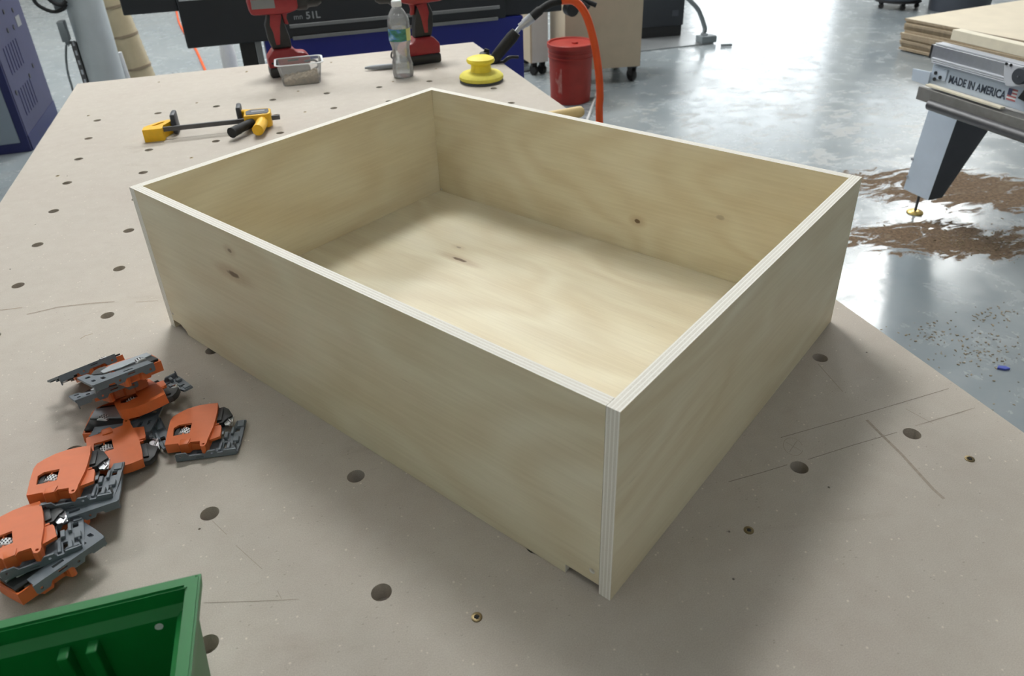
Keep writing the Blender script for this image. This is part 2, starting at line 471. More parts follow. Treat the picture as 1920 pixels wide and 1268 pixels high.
def text_obj(name, body, size, mt, material, parent, depth=0.0004, sx=1.0, bold=0.0):
    cu = bpy.data.curves.new(name, 'FONT'); cu.body = body; cu.size = size; cu.extrude = depth; cu.offset = size * bold
    cu.resolution_u = 3
    tmp = bpy.data.objects.new(name, cu); COL.objects.link(tmp)
    dg = bpy.context.evaluated_depsgraph_get()
    me = bpy.data.meshes.new_from_object(tmp.evaluated_get(dg))
    COL.objects.unlink(tmp); bpy.data.objects.remove(tmp)
    me.transform(mt @ Matrix.Diagonal((sx, 1, 1, 1)))
    me.materials.clear(); me.materials.append(M[material])
    o = bpy.data.objects.new(name, me); COL.objects.link(o)
    if parent is not None: o.parent = parent
    return o

def frame(o, ex, ey, ez):
    mt = Matrix((Vector(ex), Vector(ey), Vector(ez))).transposed().to_4x4(); mt.translation = Vector(o); return mt
# ------------------------------------------------------------------ room
X0, X1, Y0, Y1, ZC = -5.0, 20.0, -6.5, 13.0, 5.6
bm = new_bm(); box(bm, X0, X1, Y0, Y1, -0.1, 0.0); struct('floor', bm, 'floor')
bm = new_bm(); box(bm, X0, X1, Y0, Y1, ZC, ZC + 0.1); struct('ceiling', bm, 'ceiling')
bm = new_bm(); box(bm, X0 - 0.1, X0, Y0, Y1, 0, ZC); struct('wall_left', bm, 'wall')
bm = new_bm(); box(bm, X1, X1 + 0.1, Y0, Y1, 0, ZC); struct('wall_right', bm, 'wall')
bm = new_bm(); box(bm, X0, X1, Y0 - 0.1, Y0, 0, ZC); struct('wall_front', bm, 'wall')
DX0, DX1, DZ = 9.7, 13.6, 5.1
WX0, WX1, WZ0, WZ1 = 15.0, 19.2, 3.9, 5.4
bm = new_bm()
box(bm, X0, DX0, Y1, Y1 + 0.1, 0, ZC); box(bm, DX0, DX1, Y1, Y1 + 0.1, DZ, ZC)
box(bm, DX1, WX0, Y1, Y1 + 0.1, 0, ZC); box(bm, WX0, WX1, Y1, Y1 + 0.1, 0, WZ0); box(bm, WX0, WX1, Y1, Y1 + 0.1, WZ1, ZC)
box(bm, WX1, X1, Y1, Y1 + 0.1, 0, ZC)
struct('wall_back', bm, 'wall')
def glazed(name, x0, x1, z0, z1, nx, nz, pane):
    bm = new_bm(); b = 0.05
    for i in range(nx + 1):
        x = x0 + (x1 - x0) * i / nx; box(bm, max(x0, x - b / 2), min(x1, x + b / 2), Y1 + 0.01, Y1 + 0.07, z0, z1)
    for j in range(nz + 1):
        z = z0 + (z1 - z0) * j / nz; box(bm, x0, x1, Y1 + 0.012, Y1 + 0.068, max(z0, z - b / 2), min(z1, z + b / 2))
    fr = struct(name, bm, 'alupaint')
    pw, ph = (x1 - x0) / nx - b, (z1 - z0) / nz - b
    bm = new_bm(); box(bm, -pw / 2, pw / 2, -0.004, 0.004, -ph / 2, ph / 2)
    p0 = mesh_obj(pane, bm, 'day', fr)
    for i in range(nx):
        for j in range(nz):
            p = p0 if i == j == 0 else p0.copy()
            if p is not p0: COL.objects.link(p)
            p.location = (x0 + (x1 - x0) * (i + 0.5) / nx, Y1 + 0.04, z0 + (z1 - z0) * (j + 0.5) / nz)
    return fr
glazed('door_1', DX0, DX1, 0.0, DZ, 4, 7, 'pane')
glazed('window_1', WX0, WX1, WZ0, WZ1, 4, 1, 'pane')

def ceiling_light(x, y, lx, ly, label):
    r = thing('ceiling_light', label, 'lamp', (x, y, ZC - 0.16), group='strip lights under the ceiling')
    bm = new_bm(); box(bm, -lx / 2, lx / 2, -ly / 2, ly / 2, 0.03, 0.10, 0.01); mesh_obj('housing', bm, 'alupaint', r)
    bm = new_bm(); box(bm, -lx / 2 + 0.02, lx / 2 - 0.02, -ly / 2 + 0.02, ly / 2 - 0.02, 0.0, 0.03); mesh_obj('diffuser', bm, 'lampglow', r)
    for s in (-1, 1):
        bm = new_bm(); tube(bm, [(s * lx * 0.35, 0, 0.10), (s * lx * 0.35, 0, 0.16)], 0.008, 8); mesh_obj('hanger', bm, 'darksteel', r)
for (x, y, lx, ly) in [(1.1, 5.3, 2.4, 1.0), (-2.9, 5.3, 1.5, 0.9), (5.3, 5.3, 1.5, 0.9), (9.6, 6.3, 1.5, 0.9), (12.8, 8.2, 1.5, 0.9), (0.9, 1.5, 1.5, 0.8), (1.0, -4.8, 0.6, 0.4), (-3.8, -2.0, 0.5, 0.4)]:  # last three are unseen lamps, added as fill for bench and drawer
    ceiling_light(x, y, lx, ly, 'white strip light hung under the ceiling over the ' + {(1.1, 5.3): 'gap behind the black machine', (-2.9, 5.3): 'violet cabinet side', (5.3, 5.3): 'rubbish bin side', (9.6, 6.3): 'open floor before the tall glazed door', (12.8, 8.2): 'threshold of the tall glazed door', (0.9, 1.5): 'black machine itself, added to lighten the bench', (-3.8, -2.0): 'passage along the workbench flank, added as fill light'}.get((x, y), 'near bay facing the workbench end, added as fill light'))

# ------------------------------------------------------------------ workbench
PX, PY = 0.14734, 0.1524
BX0, BX1, BY0, BY1 = -0.1105, 1.1445, -2.02, 0.442
bench = thing('workbench', 'large fibreboard workbench top drilled with rows of round dog holes', 'workbench')
pil = [hz(u, v) for (u, v) in [(374, 992), (1554, 914), (1367, 997), (1375, 1086), (382, 748), (126, 330), (19, 505), (66, 421), (46, 433), (1625, 661)]]
dog = [(i * PX, -j * PY) for i in range(8) for j in range(0, 12)]
xs = [BX0] + [(i + 0.5) * PX for i in range(7)] + [BX1]
ys = [BY1] + [-(j + 0.5) * PY if j >= 0 else 0.0762 for j in range(-1, 12)] + [BY0]
TB = 0.019
bm = new_bm()
for a in range(len(xs) - 1):
    for b in range(len(ys) - 1):
        x0, x1, y1, y0 = xs[a], xs[a + 1], ys[b], ys[b + 1]
        holes = [circle2(x, y, 0.0093, 28)[::-1] for x, y in dog if x0 < x < x1 and y0 < y < y1]
        holes += [circle2(p.x, p.y, 0.0013, 8)[::-1] for p in pil if x0 + .003 < p.x < x1 - .003 and y0 + .003 < p.y < y1 - .003]
        loops = [[(x0, y0), (x1, y0), (x1, y1), (x0, y1)]] + holes
        flat = [p for L in loops for p in L]
        top = [bm.verts.new((p[0], p[1], TZ)) for p in flat]; bot = [bm.verts.new((p[0], p[1], TZ - TB)) for p in flat]
        for q in tessellate_polygon([[Vector((p[0], p[1], 0)) for p in L] for L in loops]):
            bm.faces.new([top[k] for k in q]); bm.faces.new([bot[k] for k in q[::-1]])
        k = 4
        for L in holes:
            n = len(L)
            for i in range(n):
                f = bm.faces.new((bot[k + i], bot[k + (i + 1) % n], top[k + (i + 1) % n], top[k + i]))
            k += n
bmesh.ops.remove_doubles(bm, verts=bm.verts[:], dist=1e-5)
be = [e for e in bm.edges if len(e.link_faces) == 1]
rim = {}
for e in be:
    a, b = e.verts
    if abs(a.co.z - TZ) < 1e-4 and abs(b.co.z - TZ) < 1e-4:
        lo = [next(v for v in bm.verts if (v.co - Vector((q.co.x, q.co.y, TZ - TB))).length < 1e-4) for q in (a, b)]
        bm.faces.new((a, b, lo[1], lo[0]))
mesh_obj('top_board', bm, 'mdf', bench)
bm = new_bm(); box(bm, BX0 + 0.002, BX1 - 0.002, BY0 + 0.002, BY1 - 0.002, TZ - TB - 0.0195, TZ - TB - 0.0003); mesh_obj('base_board', bm, 'mdf', bench)
zt = TZ - TB - 0.02
for (x0, x1, y0, y1) in [(BX0 + .04, BX1 - .04, BY1 - .08, BY1 - .04), (BX0 + .04, BX1 - .04, BY0 + .04, BY0 + .08), (BX0 + .04, BX0 + .08, BY0 + .08, BY1 - .08), (BX1 - .08, BX1 - .04, BY0 + .08, BY1 - .08)]:
    bm = new_bm(); box(bm, x0, x1, y0, y1, zt - 0.09, zt, 0.002); mesh_obj('rail', bm, 'timber', bench)
for x in (BX0 + 0.125, BX1 - 0.125):
    for y in (BY0 + 0.125, (BY0 + BY1) / 2, BY1 - 0.125):
        bm = new_bm(); box(bm, x - 0.045, x + 0.045, y - 0.045, y + 0.045, 0, zt, 0.003); mesh_obj('leg', bm, 'timber', bench)
bm = new_bm(); box(bm, BX0 + .17, BX1 - .17, BY0 + .17, BY1 - .17, 0.16, 0.18); mesh_obj('shelf', bm, 'mdf', bench)
# screws
def screw(p, r=0.0048):
    s = []
    bm = new_bm(); lathe(bm, [(r * 0.3, -0.004), (r, -0.0004), (r, 0.0006), (r * 0.86, 0.0009), (r * 0.5, 0.0009), (r * 0.42, -0.0012)], 20)
    o = mesh_obj('screw', bm, 'brass', bench, 40); o.location = p
    bm = new_bm(); R = r * 0.46
    star = [(R * (1.0 if k % 2 == 0 else 0.5) * math.cos(PI * k / 6), R * (1.0 if k % 2 == 0 else 0.5) * math.sin(PI * k / 6)) for k in range(12)]
    prism(bm, star, -0.0008, 0.00105); d = mesh_obj('star_recess', bm, 'rubber', o)
for (u, v) in [(894, 1158), (1404, 995), (1818, 861), (298, 154), (369, 193), (359, 296), (108, 330), (463, 134), (621, 117), (559, 171), (1072 - 500, 210), (737, 153), (818, 129), (166, 217), (462, 135)]:
    p = hz(u, v)
    if v < 800: p = p + Vector((0, 0, -0.0002))
    screw(p, 0.0048 if v > 800 else 0.004)
# pencil lines, scuffs
def stroke(pts, wd, m, name='pencil_line'):
    P = [hz(u, v) for u, v in pts]; bm = new_bm(); z = TZ + 0.00018; L = []; R = []
    for i, p in enumerate(P):
        d = (P[min(i + 1, len(P) - 1)] - P[max(0, i - 1)]); d.z = 0; d.normalize(); nn = Vector((-d.y, d.x, 0)) * wd / 2
        L.append(bm.verts.new((p.x + nn.x, p.y + nn.y, z))); R.append(bm.verts.new((p.x - nn.x, p.y - nn.y, z)))
    for i in range(len(P) - 1): bm.faces.new((L[i], L[i + 1], R[i + 1], R[i]))
    mesh_obj(name, bm, m, bench)
stroke([(1464, 821), (1618, 777), (1779, 729)], 0.0008, 'pencil')
stroke([(1366, 904), (1430, 886), (1476, 872)], 0.0008, 'pencil'); stroke([(1515, 862), (1600, 835), (1682, 811)], 0.0008, 'pencil'); stroke([(1716, 799), (1828, 765)], 0.0007, 'pencilfaint')
cs = [(1487 + 19 * math.cos(a) * 0.95 - 4 * math.sin(a), 838 + 15 * math.sin(a) + 8 * math.cos(a) * 0.9) for a in [k * 2 * PI / 20 for k in range(19)]]
stroke(cs, 0.0006, 'pencilfaint'); stroke([(1473, 829), (1502, 846)], 0.0006, 'pencilfaint'); stroke([(1495, 826), (1480, 848)], 0.0006, 'pencilfaint')
stroke([(1625, 788), (1655, 818), (1690, 852), (1720, 885), (1750, 918), (1770, 936)], 0.0035, 'pencilfaint', 'scuff_mark')
stroke([(1534, 683), (1580, 735)], 0.0010, 'pencilfaint', 'scuff_mark'); stroke([(1698, 767), (1750, 795)], 0.0008, 'pencilfaint', 'scuff_mark')
stroke([(398, 977), (425, 1003)], 0.0006, 'pencilfaint', 'scuff_mark'); stroke([(442, 1023), (492, 1068)], 0.0006, 'pencilfaint', 'scuff_mark')
stroke([(520, 1108), (528, 1124)], 0.0006, 'pencilfaint', 'scuff_mark'); stroke([(383, 1131), (500, 1127), (560, 1124)], 0.0005, 'pencilfaint', 'scuff_mark')
stroke([(0, 582), (42, 577)], 0.0014, 'scuff', 'scuff_mark'); stroke([(50, 590), (110, 576), (170, 569), (215, 566)], 0.003, 'pencilfaint', 'scuff_mark'); stroke([(255, 567), (296, 564)], 0.0008, 'scuff', 'scuff_mark')
stroke([(150, 636), (160, 630), (174, 626)], 0.0012, 'scuff', 'scuff_mark')

# ------------------------------------------------------------------ drawer box
DA, DB, DH, DT = 0.55416, 0.7375, 0.2112, 0.012
DTH = 0.55874
drawer = thing('drawer_box', 'open birch plywood drawer box standing on the drilled workbench', 'drawer', (0.62902, -1.7546, TZ + 0.0004), (0, 0, DTH))
E1 = Vector((math.cos(DTH), math.sin(DTH), 0)); E2 = Vector((-E1.y, E1.x, 0)); DN = Vector((0.62902, -1.7546, TZ + 0.0004))
def on_side(u, v):                          # pixel -> (y, z) on the outer face of the near side panel
    d = ray(u, v); t = (DN - CAM).dot(E1) / d.dot(E1); p = CAM + d * t - DN
    return p.dot(E2), p.z
def on_far(u, v):                           # inner face of the far side panel
    d = ray(u, v); t = (DN + E1 * (DA - DT) - CAM).dot(E1) / d.dot(E1); p = CAM + d * t - DN
    return p.dot(E2), p.z
def on_bot(u, v, z=0.022):
    p = hz(u, v, TZ + z) - DN; return p.dot(E2), p.dot(E1)
k1 = on_side(438, 515); k1b = on_side(430, 470); k2 = on_far(1195, 415); k3 = on_bot(862, 486); k4 = on_far(1350, 408)
M['b_near'] = birch('birch_near_side', 'yz', [(*k1, 0.016, 0.0045, 1.0), (*k1b, 0.005, 0.003, 0.8)], 1.3)
M['b_far'] = birch('birch_far_side', 'yz', [(*k2, 0.006, 0.004, 1.0), (*k4, 0.008, 0.005, 0.35)], 4.1)
M['b_front'] = birch('birch_front', 'xz', [], 7.7)
M['b_back'] = birch('birch_back', 'xz', [], 11.2)
M['b_bot'] = birch('birch_bottom', 'yx', [(*k3, 0.018, 0.004, 1.0), (k3[0] + .03, k3[1] + .03, 0.006, 0.003, 0.5)], 15.9, 8)
M['e_near'] = ply_edge('ply_edge_near', 'X', 0.0, DT); M['e_far'] = ply_edge('ply_edge_far', 'X', DA - DT, DT)
M['e_front'] = ply_edge('ply_edge_front', 'Y', 0.0, DT); M['e_back'] = ply_edge('ply_edge_back', 'Y', DB - DT, DT)
g = 0.0004
def side_panel(x0, near):
    y0, y1 = DT + g, DB - DT - g
    n0 = on_side(1060, 1074)[0]; nh = 0.011; n1 = on_side(352, 625)[0]
    out = [(n0, 0)]
    out += [(n1, 0)] + [(n1 + 0.012 * (1 - math.cos(a)) , nh * math.sin(a) * 0.9) for a in (0.5, 0.9, 1.3)] + [(n1 + 0.014, nh + 0.002), (y1, nh + 0.002), (y1, DH), (y0, DH), (y0, nh), (n0, nh)]
    hc = on_side(1110, 1071); h2 = on_side(323, 588)
    holes = [circle2(hc[0], hc[1], 0.003, 14)[::-1], circle2(min(h2[0], y1 - 0.004), h2[1], 0.002, 10)[::-1]]
    bm = new_bm()
    prism(bm, out, 0, DT, holes, ((x0, 0, 0), (0, 1, 0), (0, 0, 1), (1, 0, 0)), 0, 1)
    return bm
mesh_obj('side_panel', side_panel(0.0, True), ['b_near', 'e_near'], drawer)
mesh_obj('side_panel', side_panel(DA - DT, False), ['b_far', 'e_far'], drawer)
def end_panel(y0):
    bm = new_bm(); prism(bm, [(0, 0), (DA, 0), (DA, DH), (0, DH)], 0, DT, (), ((0, y0, 0), (1, 0, 0), (0, 0, 1), (0, 1, 0)), 0, 1); return bm
mesh_obj('front_panel', end_panel(0.0), ['b_front', 'e_front'], drawer)
mesh_obj('back_panel', end_panel(DB - DT), ['b_back', 'e_back'], drawer)
bm = new_bm(); box(bm, DT + g, DA - DT - g, DT + g, DB - DT - g, 0.0125, 0.0205); mesh_obj('bottom_panel', bm, 'b_bot', drawer)
#PART3
# ------------------------------------------------------------------ drawer locking devices (orange and grey)
mm = 0.001
def S(pts, k=mm): return [(x * k, y * k) for x, y in pts]
COVER = [(14, 42), (16, 28), (16.6, 12), (16.4, -1), (15, -13), (14, -22), (14.2, -27), (13, -31.5), (10.8, -33), (8.2, -31.5), (7, -27), (6, -23), (-4, -22.5), (-6, -26.5), (-15, -26.5), (-17, -22.5), (-31, -22.5), (-33.5, 2), (-34.6, 19), (-33, 26.5), (-27, 32.5), (-19, 38), (-8.5, 41.5), (2.7, 42.6)]
WINDOW = [(-27.5, 5), (-23, 9.8), (-9, 10.6), (-8, -7), (-25.5, -8.6)]
LATCHES = []
def make_latch(mir):
    sgn = -1 if mir else 1
    F = lambda pts: [(x, y * sgn) for x, y in pts]
    r = bpy.data.objects.new('drawer_locking_device', None); COL.objects.link(r); r.empty_display_size = 0.02
    def fix(bm):
        return bm
    def pr(bm, pts, z0, z1, holes=(), **kw):
        pp = S(F(pts)); hh = [S(F(h)) for h in holes]
        prism(bm, pp, z0 * mm, z1 * mm, hh, **kw)
    # cover: top plate with window and eyelet plus skirt walls
    bm = new_bm()
    pr(bm, COVER, 14.2, 16.5, [WINDOW[::-1], circle2(10.8, -28.6, 1.5, 12)[::-1]])
    cx, cy = -8, 8
    inner = [(cx + (x - cx) * 0.925, cy + (y - cy) * 0.925) for x, y in COVER]
    sk = [p for p in COVER if True]
    pr(bm, COVER, 4.5, 14.2, [inner[::-1]])
    inset = [(cx + (x - cx) * 0.965, cy + (y - cy) * 0.965) for x, y in COVER if not (y < -24)]
    co = mesh_obj('cover', bm, 'orange', r)
    bm = new_bm(); pr(bm, [(-15, -26.4), (-6, -26.4), (-4.6, -17), (-15.5, -17)], 16.5, 17.6, bevel=0.0006); mesh_obj('thumb_boss', bm, 'orange', co, 40)
    # inner rib seen from below
    bm = new_bm(); pr(bm, [(-33, 14), (-18, 16.5), (-18, 18), (-33.4, 15.6)], 4.5, 14.2); pr(bm, [(-17, -20), (-15.6, -20), (-15.6, 30), (-17, 30)], 7, 14.2); mesh_obj('inner_rib', bm, 'orange', co)
    # tab of the release lever
    bm = new_bm(); pr(bm, [(14, 9), (20, 9.2), (20.4, 7.6), (15.5, 6.4), (15.5, 5.2), (22.6, 5.4), (24, 2), (25.5, -14), (12, -19)], 9.0, 12.4); mesh_obj('release_tab', bm, 'orange', r)
    # ribbed adjusting wheel
    bm = new_bm(); prof = []
    lathe(bm, [(5.2 * mm, -4.5 * mm), (7.4 * mm, -4.5 * mm), (8.2 * mm, -3.8 * mm), (8.2 * mm, 3.8 * mm), (7.4 * mm, 4.5 * mm), (5.2 * mm, 4.5 * mm)], 30, 0, (-15.5 * mm, sgn * 1.5 * mm, 7.2 * mm), (0.25, sgn * 1, 0))
    wh = mesh_obj('adjusting_wheel', bm, 'white', r, 40)
    bm = new_bm(); ax = Vector((0.25, sgn * 1, 0)).normalized(); q = ax.to_track_quat('Z', 'Y')
    for k in range(18):
        for s in (-1, 0, 1):
            a = 2 * PI * (k + 0.33 * s) / 18; c = Vector((-15.5, sgn * 1.5, 7.2)) * mm + q @ Vector((8.35 * mm * math.cos(a), 8.35 * mm * math.sin(a), s * 2.4 * mm))
            obox(bm, c, q @ Vector((math.cos(a), math.sin(a), 0)), q @ Vector((-math.sin(a), math.cos(a), 0)), ax, 0.5 * mm, 1.1 * mm, 1.5 * mm)
    mesh_obj('wheel_tread', bm, 'latchblack', wh)
    bm = new_bm(); pr(bm, [(-30, -18), (12, -18), (12, 30), (-26, 26), (-31, 16)], 2.0, 4.0); pr(bm, [(-26, -6), (-22, -6), (-22, 9), (-26, 7)], 4, 13); mesh_obj('inner_plate', bm, 'latchblack', r)
    # catch
    bm = new_bm(); pr(bm, [(12, 40), (20, 41.5), (26, 36.5), (32.5, 24), (27, 18.6), (23, 12), (13, 12.5)], 3, 10.5, bevel=0.0008); pr(bm, [(14.5, 34), (20.5, 36), (22, 15), (15.5, 14)], 10.5, 12.5, bevel=0.0005); mesh_obj('catch', bm, 'latchblack', r, 40)
    bm = new_bm(); pr(bm, [(21, 20), (33, 25), (34.5, 8), (26, 9.5)], 6.5, 8.0); tube(bm, [(28 * mm, sgn * 20 * mm, 8 * mm), (33 * mm, sgn * 12 * mm, 9 * mm), (30 * mm, sgn * 7 * mm, 8.5 * mm)], 1.2 * mm, 8); mesh_obj('spring_clip', bm, 'steel', r)
    # metal slider under the cover
    bm = new_bm(); pr(bm, [(-28, 20), (10, 24), (24, 14), (24, 2), (6, -2), (-29, 2)], 0.2, 2.0, bevel=0.0005); pr(bm, [(-30, 2), (-28, 2), (-28, 20), (-30, 20)], 0.2, 8); mesh_obj('slide_plate', bm, 'slideplate', r)
    # grey base with front wall, slots, towers
    bm = new_bm()
    pr(bm, [(-19, -32), (45, -32), (46, -14), (46.5, 22), (36, 22), (33, 5), (26, -6), (10, -14), (-19, -17)], 0, 2.6,
       [[(28, -24), (32, -24), (32, -14), (28, -14)][::-1], [(37.5, -20), (41, -20), (41, -12), (37.5, -12)][::-1], [(37, 2), (42, 2), (42, 9), (37, 9)][::-1], [(0, -27), (10, -27), (10, -23), (0, -23)][::-1]])
    ba = mesh_obj('base_plate', bm, 'latchgrey', r)
    bm = new_bm()
    wl = [(-20, 0), (44, 0), (44, 8.0), (31, 8.0), (29.5, 5.5), (24, 5.5), (22, 9.5), (14, 9.5), (11, 6.2), (-6, 6.2), (-9, 10.2), (-18.5, 10.2), (-20, 8.5)]
    prism(bm, S(wl), -0.9 * mm, 0.9 * mm, [S(circle2(-15, 6.4, 1.4, 10))[::-1], S(circle2(18, 5.8, 1.3, 10))[::-1], S([(1, 1.8), (9, 1.8), (9, 3.4), (1, 3.4)])[::-1]], axes=((0, sgn * -32.6 * mm, 0), (1, 0, 0), (0, 0, 1), (0, -1, 0)))
    mesh_obj('front_wall', bm, 'latchgrey', ba)
    bm = new_bm()
    for (x0, x1, y0, y1, z1) in [(27, 31, -10, 0, 6.5), (33, 36.5, -29, -19, 7.0), (38, 44, -17, -9, 6.0), (33.5, 36.5, -4, 8, 6.0), (38, 45.5, 10, 20, 4.0), (24, 27, -29, -14, 6.0), (42.4, 43.6, -29, -25, 12), (29, 42, -31, -30, 8)]:
        yy = sorted((y0 * sgn, y1 * sgn)); box(bm, x0 * mm, x1 * mm, yy[0] * mm, yy[1] * mm, 2.6 * mm, z1 * mm, 0.0005, 1)
    mesh_obj('stop_block', bm, 'latchgrey', ba)
    return r, None
protoR, _fr = make_latch(False); protoL, _fl = make_latch(True)
used = {0: False, 1: False}
LG = 'orange and grey locking devices heaped on the workbench'
def latch(kind, px_, z, rz, label, flip=False, tilt=(0.0, 0.0), anchor=(-17.5, 1.0)):
    src = protoL if kind else protoR
    o = src if not used[kind] else copy_tree(src)
    used[kind] = True
    tag(o, label, 'drawer latch', LG)
    sg = -1 if kind else 1
    R = Matrix.Rotation(math.radians(rz), 3, 'Z') @ Matrix.Rotation(math.radians(tilt[0]), 3, 'X') @ Matrix.Rotation(math.radians(tilt[1]), 3, 'Y')
    if flip: R = R @ Matrix.Rotation(PI, 3, 'Y' if flip == 'y' else 'X')
    a = Vector((anchor[0] * mm, anchor[1] * sg * mm, 0.016 if not flip else 0.0))
    o.rotation_euler = R.to_euler()
    o.location = hz(px_[0], px_[1], TZ + z) - R @ a
    return o
GX = 0.0078
latch(0, (342, 806), GX + 0.010, -9.7, 'orange and grey locking device lying by itself beside the plywood drawer')
latch(1, (194, 838), 0.026, 15, 'orange locking device in the middle of the heap, wheel window facing up', False, (4, 2))
latch(0, (90, 895), 0.044, -2, 'orange locking device with clean wheel window riding on an upturned grey one', False, (-3, 2))
latch(0, (2, 1016), 0.042, 12, 'orange locking device at the heap end beside the green bin', False, (-3, 2))
latch(1, (165, 935), 0.027, 6, 'upturned locking device, grey plate up, under the one with the clean window', 'x', (-10, -2), (16, -10))
latch(1, (118, 1032), 0.026, 36, 'upturned grey locking device wedged beneath its neighbour by the green bin', 'x', (-12, 0), (16, -10))
latch(0, (168, 682), 0.046, 32, 'locking device leaning edge-on against the tall end of the heap', 'y', (-30, 4), (6, -20))
latch(0, (236, 693), 0.080, 28, 'upturned locking device on top of the heap with shiny slide plate showing', 'y', (-16, 4), (6, -20))
latch(0, (190, 730), 0.048, 22, 'upturned locking device tucked just beneath the shiny topmost one', 'y', (-24, 2), (16, -20))
latch(1, (264, 742), 0.036, 22, 'locking device with smooth orange back lying under the topmost pair', False, (-14, -4), (-6, 10))
latch(1, (215, 778), 0.020, -10, 'upturned locking device with open orange rim at the bottom of the heap', 'x', (-3, 3), (-4, 4))

# ------------------------------------------------------------------ green bin
BH = 0.125
c0 = hz(377, 1073, TZ + BH); cL = hz(0, 1161, TZ + BH); cD = hz(362, 1268, TZ + BH)
bx = (c0 - cL).normalized(); by = Vector((-bx.y, bx.x, 0))
ang = math.atan2(bx.y, bx.x)
binn = thing('storage_bin', 'green plastic storage bin standing open at the workbench edge', 'bin', (c0.x, c0.y, TZ + 0.0003), (0, 0, ang))
BW, BD = 0.235, 0.20; tp = 0.016; th = 0.003
def rect(x0, x1, y0, y1): return [(x0, y0), (x1, y0), (x1, y1), (x0, y1)]
def loftbox(bm, A, B, za, zb, flip=False):
    a = [bm.verts.new((x, y, za)) for x, y in A]; b = [bm.verts.new((x, y, zb)) for x, y in B]
    for i in range(4):
        f = (a[i], a[(i + 1) % 4], b[(i + 1) % 4], b[i]); bm.faces.new(f)
    return a, b
bm = new_bm()
lip = 0.010; lh = 0.012
O_top = rect(-BW, 0, -BD, 0); O_low = rect(-BW + 0.0015, -0.0015, -BD + 0.0015, -0.0015)
I_top = rect(-BW + lip, -lip, -BD + lip, -lip)
Wt = rect(-BW + lip * 0.7, -lip * 0.7, -BD + lip * 0.7, -lip * 0.7)
Wb = rect(-BW + tp, -tp, -BD + tp, -tp)
def ringface(A, B):
    for i in range(4): bm.faces.new((A[i], A[(i + 1) % 4], B[(i + 1) % 4], B[i]))
V = lambda P, z: [bm.verts.new((x, y, z)) for x, y in P]
vOt, vOl, vWt, vWb = V(O_top, BH), V(O_low, BH - lh), V(Wt, BH - lh), V(Wb, 0)
ringface(vOt, vOl); ringface(vOl, vWt); ringface(vWt, vWb); bm.faces.new(vWb[::-1])
I2 = rect(-BW + lip + 0.001, -lip - 0.001, -BD + lip + 0.001, -lip - 0.001)
I3 = rect(-BW + lip + 0.0085, -lip - 0.0085, -BD + lip + 0.0085, -lip - 0.0085)
I4 = rect(-BW + tp + th + .003, -tp - th - .003, -BD + tp + th + .003, -tp - th - .003)
vIt, vI2, vI3, vI4 = V(I_top, BH), V(I2, BH - 0.014), V(I3, BH - 0.018), V(I4, 0.003)
ringface(vOt, vIt); ringface(vIt, vI2); ringface(vI2, vI3); ringface(vI3, vI4); bm.faces.new(vI4)
es = [e for e in bm.edges if all(v in vOt + vIt for v in e.verts)]
bmesh.ops.bevel(bm, geom=es, offset=0.0016, segments=2, affect='EDGES')
mesh_obj('body', bm, 'green', binn, 35)
for xx in (-0.074, -0.092):
    bm = new_bm(); box(bm, xx - 0.0035, xx + 0.0035, -0.0290, -0.0190, 0.035, BH - 0.0205, 0.001); mesh_obj('rib', bm, 'green', binn)
bm = new_bm(); box(bm, -BW + 0.024, -0.024, -0.0275, -0.019, 0.030, 0.036, 0.001); mesh_obj('ledge', bm, 'green', binn)
bm = new_bm(); lathe(bm, [(0.0028, 0), (0.0028, 0.0008)], 16, 0, (-0.032, -0.0186, BH - 0.0235), (0, -1, 0)); mesh_obj('eyelet', bm, 'white', binn)  # white disc painted as the light showing through a small hole

# ------------------------------------------------------------------ bar clamp
cz = 0.022
p0 = hz(300, 244, TZ + cz); p1 = hz(525, 220, TZ + cz); d = p1 - p0; L = d.length; ca = math.atan2(d.y, d.x)
cl = thing('bar_clamp', 'yellow and black one-handed bar clamp lying on the workbench', 'clamp', (p0.x, p0.y, TZ + 0.0003), (0, 0, ca))
bm = new_bm(); box(bm, 0, L, -0.003, 0.003, cz - 0.005, cz + 0.006, 0.0008); mesh_obj('bar', bm, 'darksteel', cl)
bm = new_bm()
jaw = [(-0.036, -0.016), (0.008, -0.016), (0.008, 0.008), (0.020, 0.034), (0.022, 0.050), (0.012, 0.053), (-0.006, 0.042), (-0.028, 0.020), (-0.036, 0.010)]
prism(bm, jaw, 0.0, 0.030, [[(-0.020, 0.013), (-0.008, 0.013), (0.010, 0.038), (0.002, 0.037)][::-1]]); mesh_obj('fixed_jaw', bm, 'clampyellow', cl)
def pad(x, y, s):
    bm = new_bm(); box(bm, x - 0.006, x + 0.006, y - 0.022, y + 0.022, 0.001, 0.050, 0.004); o = mesh_obj('pad', bm, 'charcoal', cl, 40)
    bm = new_bm(); tube(bm, [(x, y, 0.022), (x - s * 0.014, y, 0.022)], 0.006, 10); mesh_obj('pad_pivot', bm, 'black', o, 40)
pad(0.030, 0.042, 1); pad(L * 0.655, 0.045, -1)
hx0 = L * 0.70; hx1 = L * 0.90
bm = new_bm(); body = [(hx0, -0.016), (hx1, -0.016), (hx1 + 0.008, -0.006), (hx1 + 0.008, 0.030), (hx1, 0.040), (hx0 + 0.012, 0.042), (hx0 - 0.012, 0.052), (hx0 - 0.012, 0.036), (hx0, 0.028)]
prism(bm, body, 0.004, 0.038, bevel=0.003); bd = mesh_obj('body', bm, 'clampyellow', cl, 40)
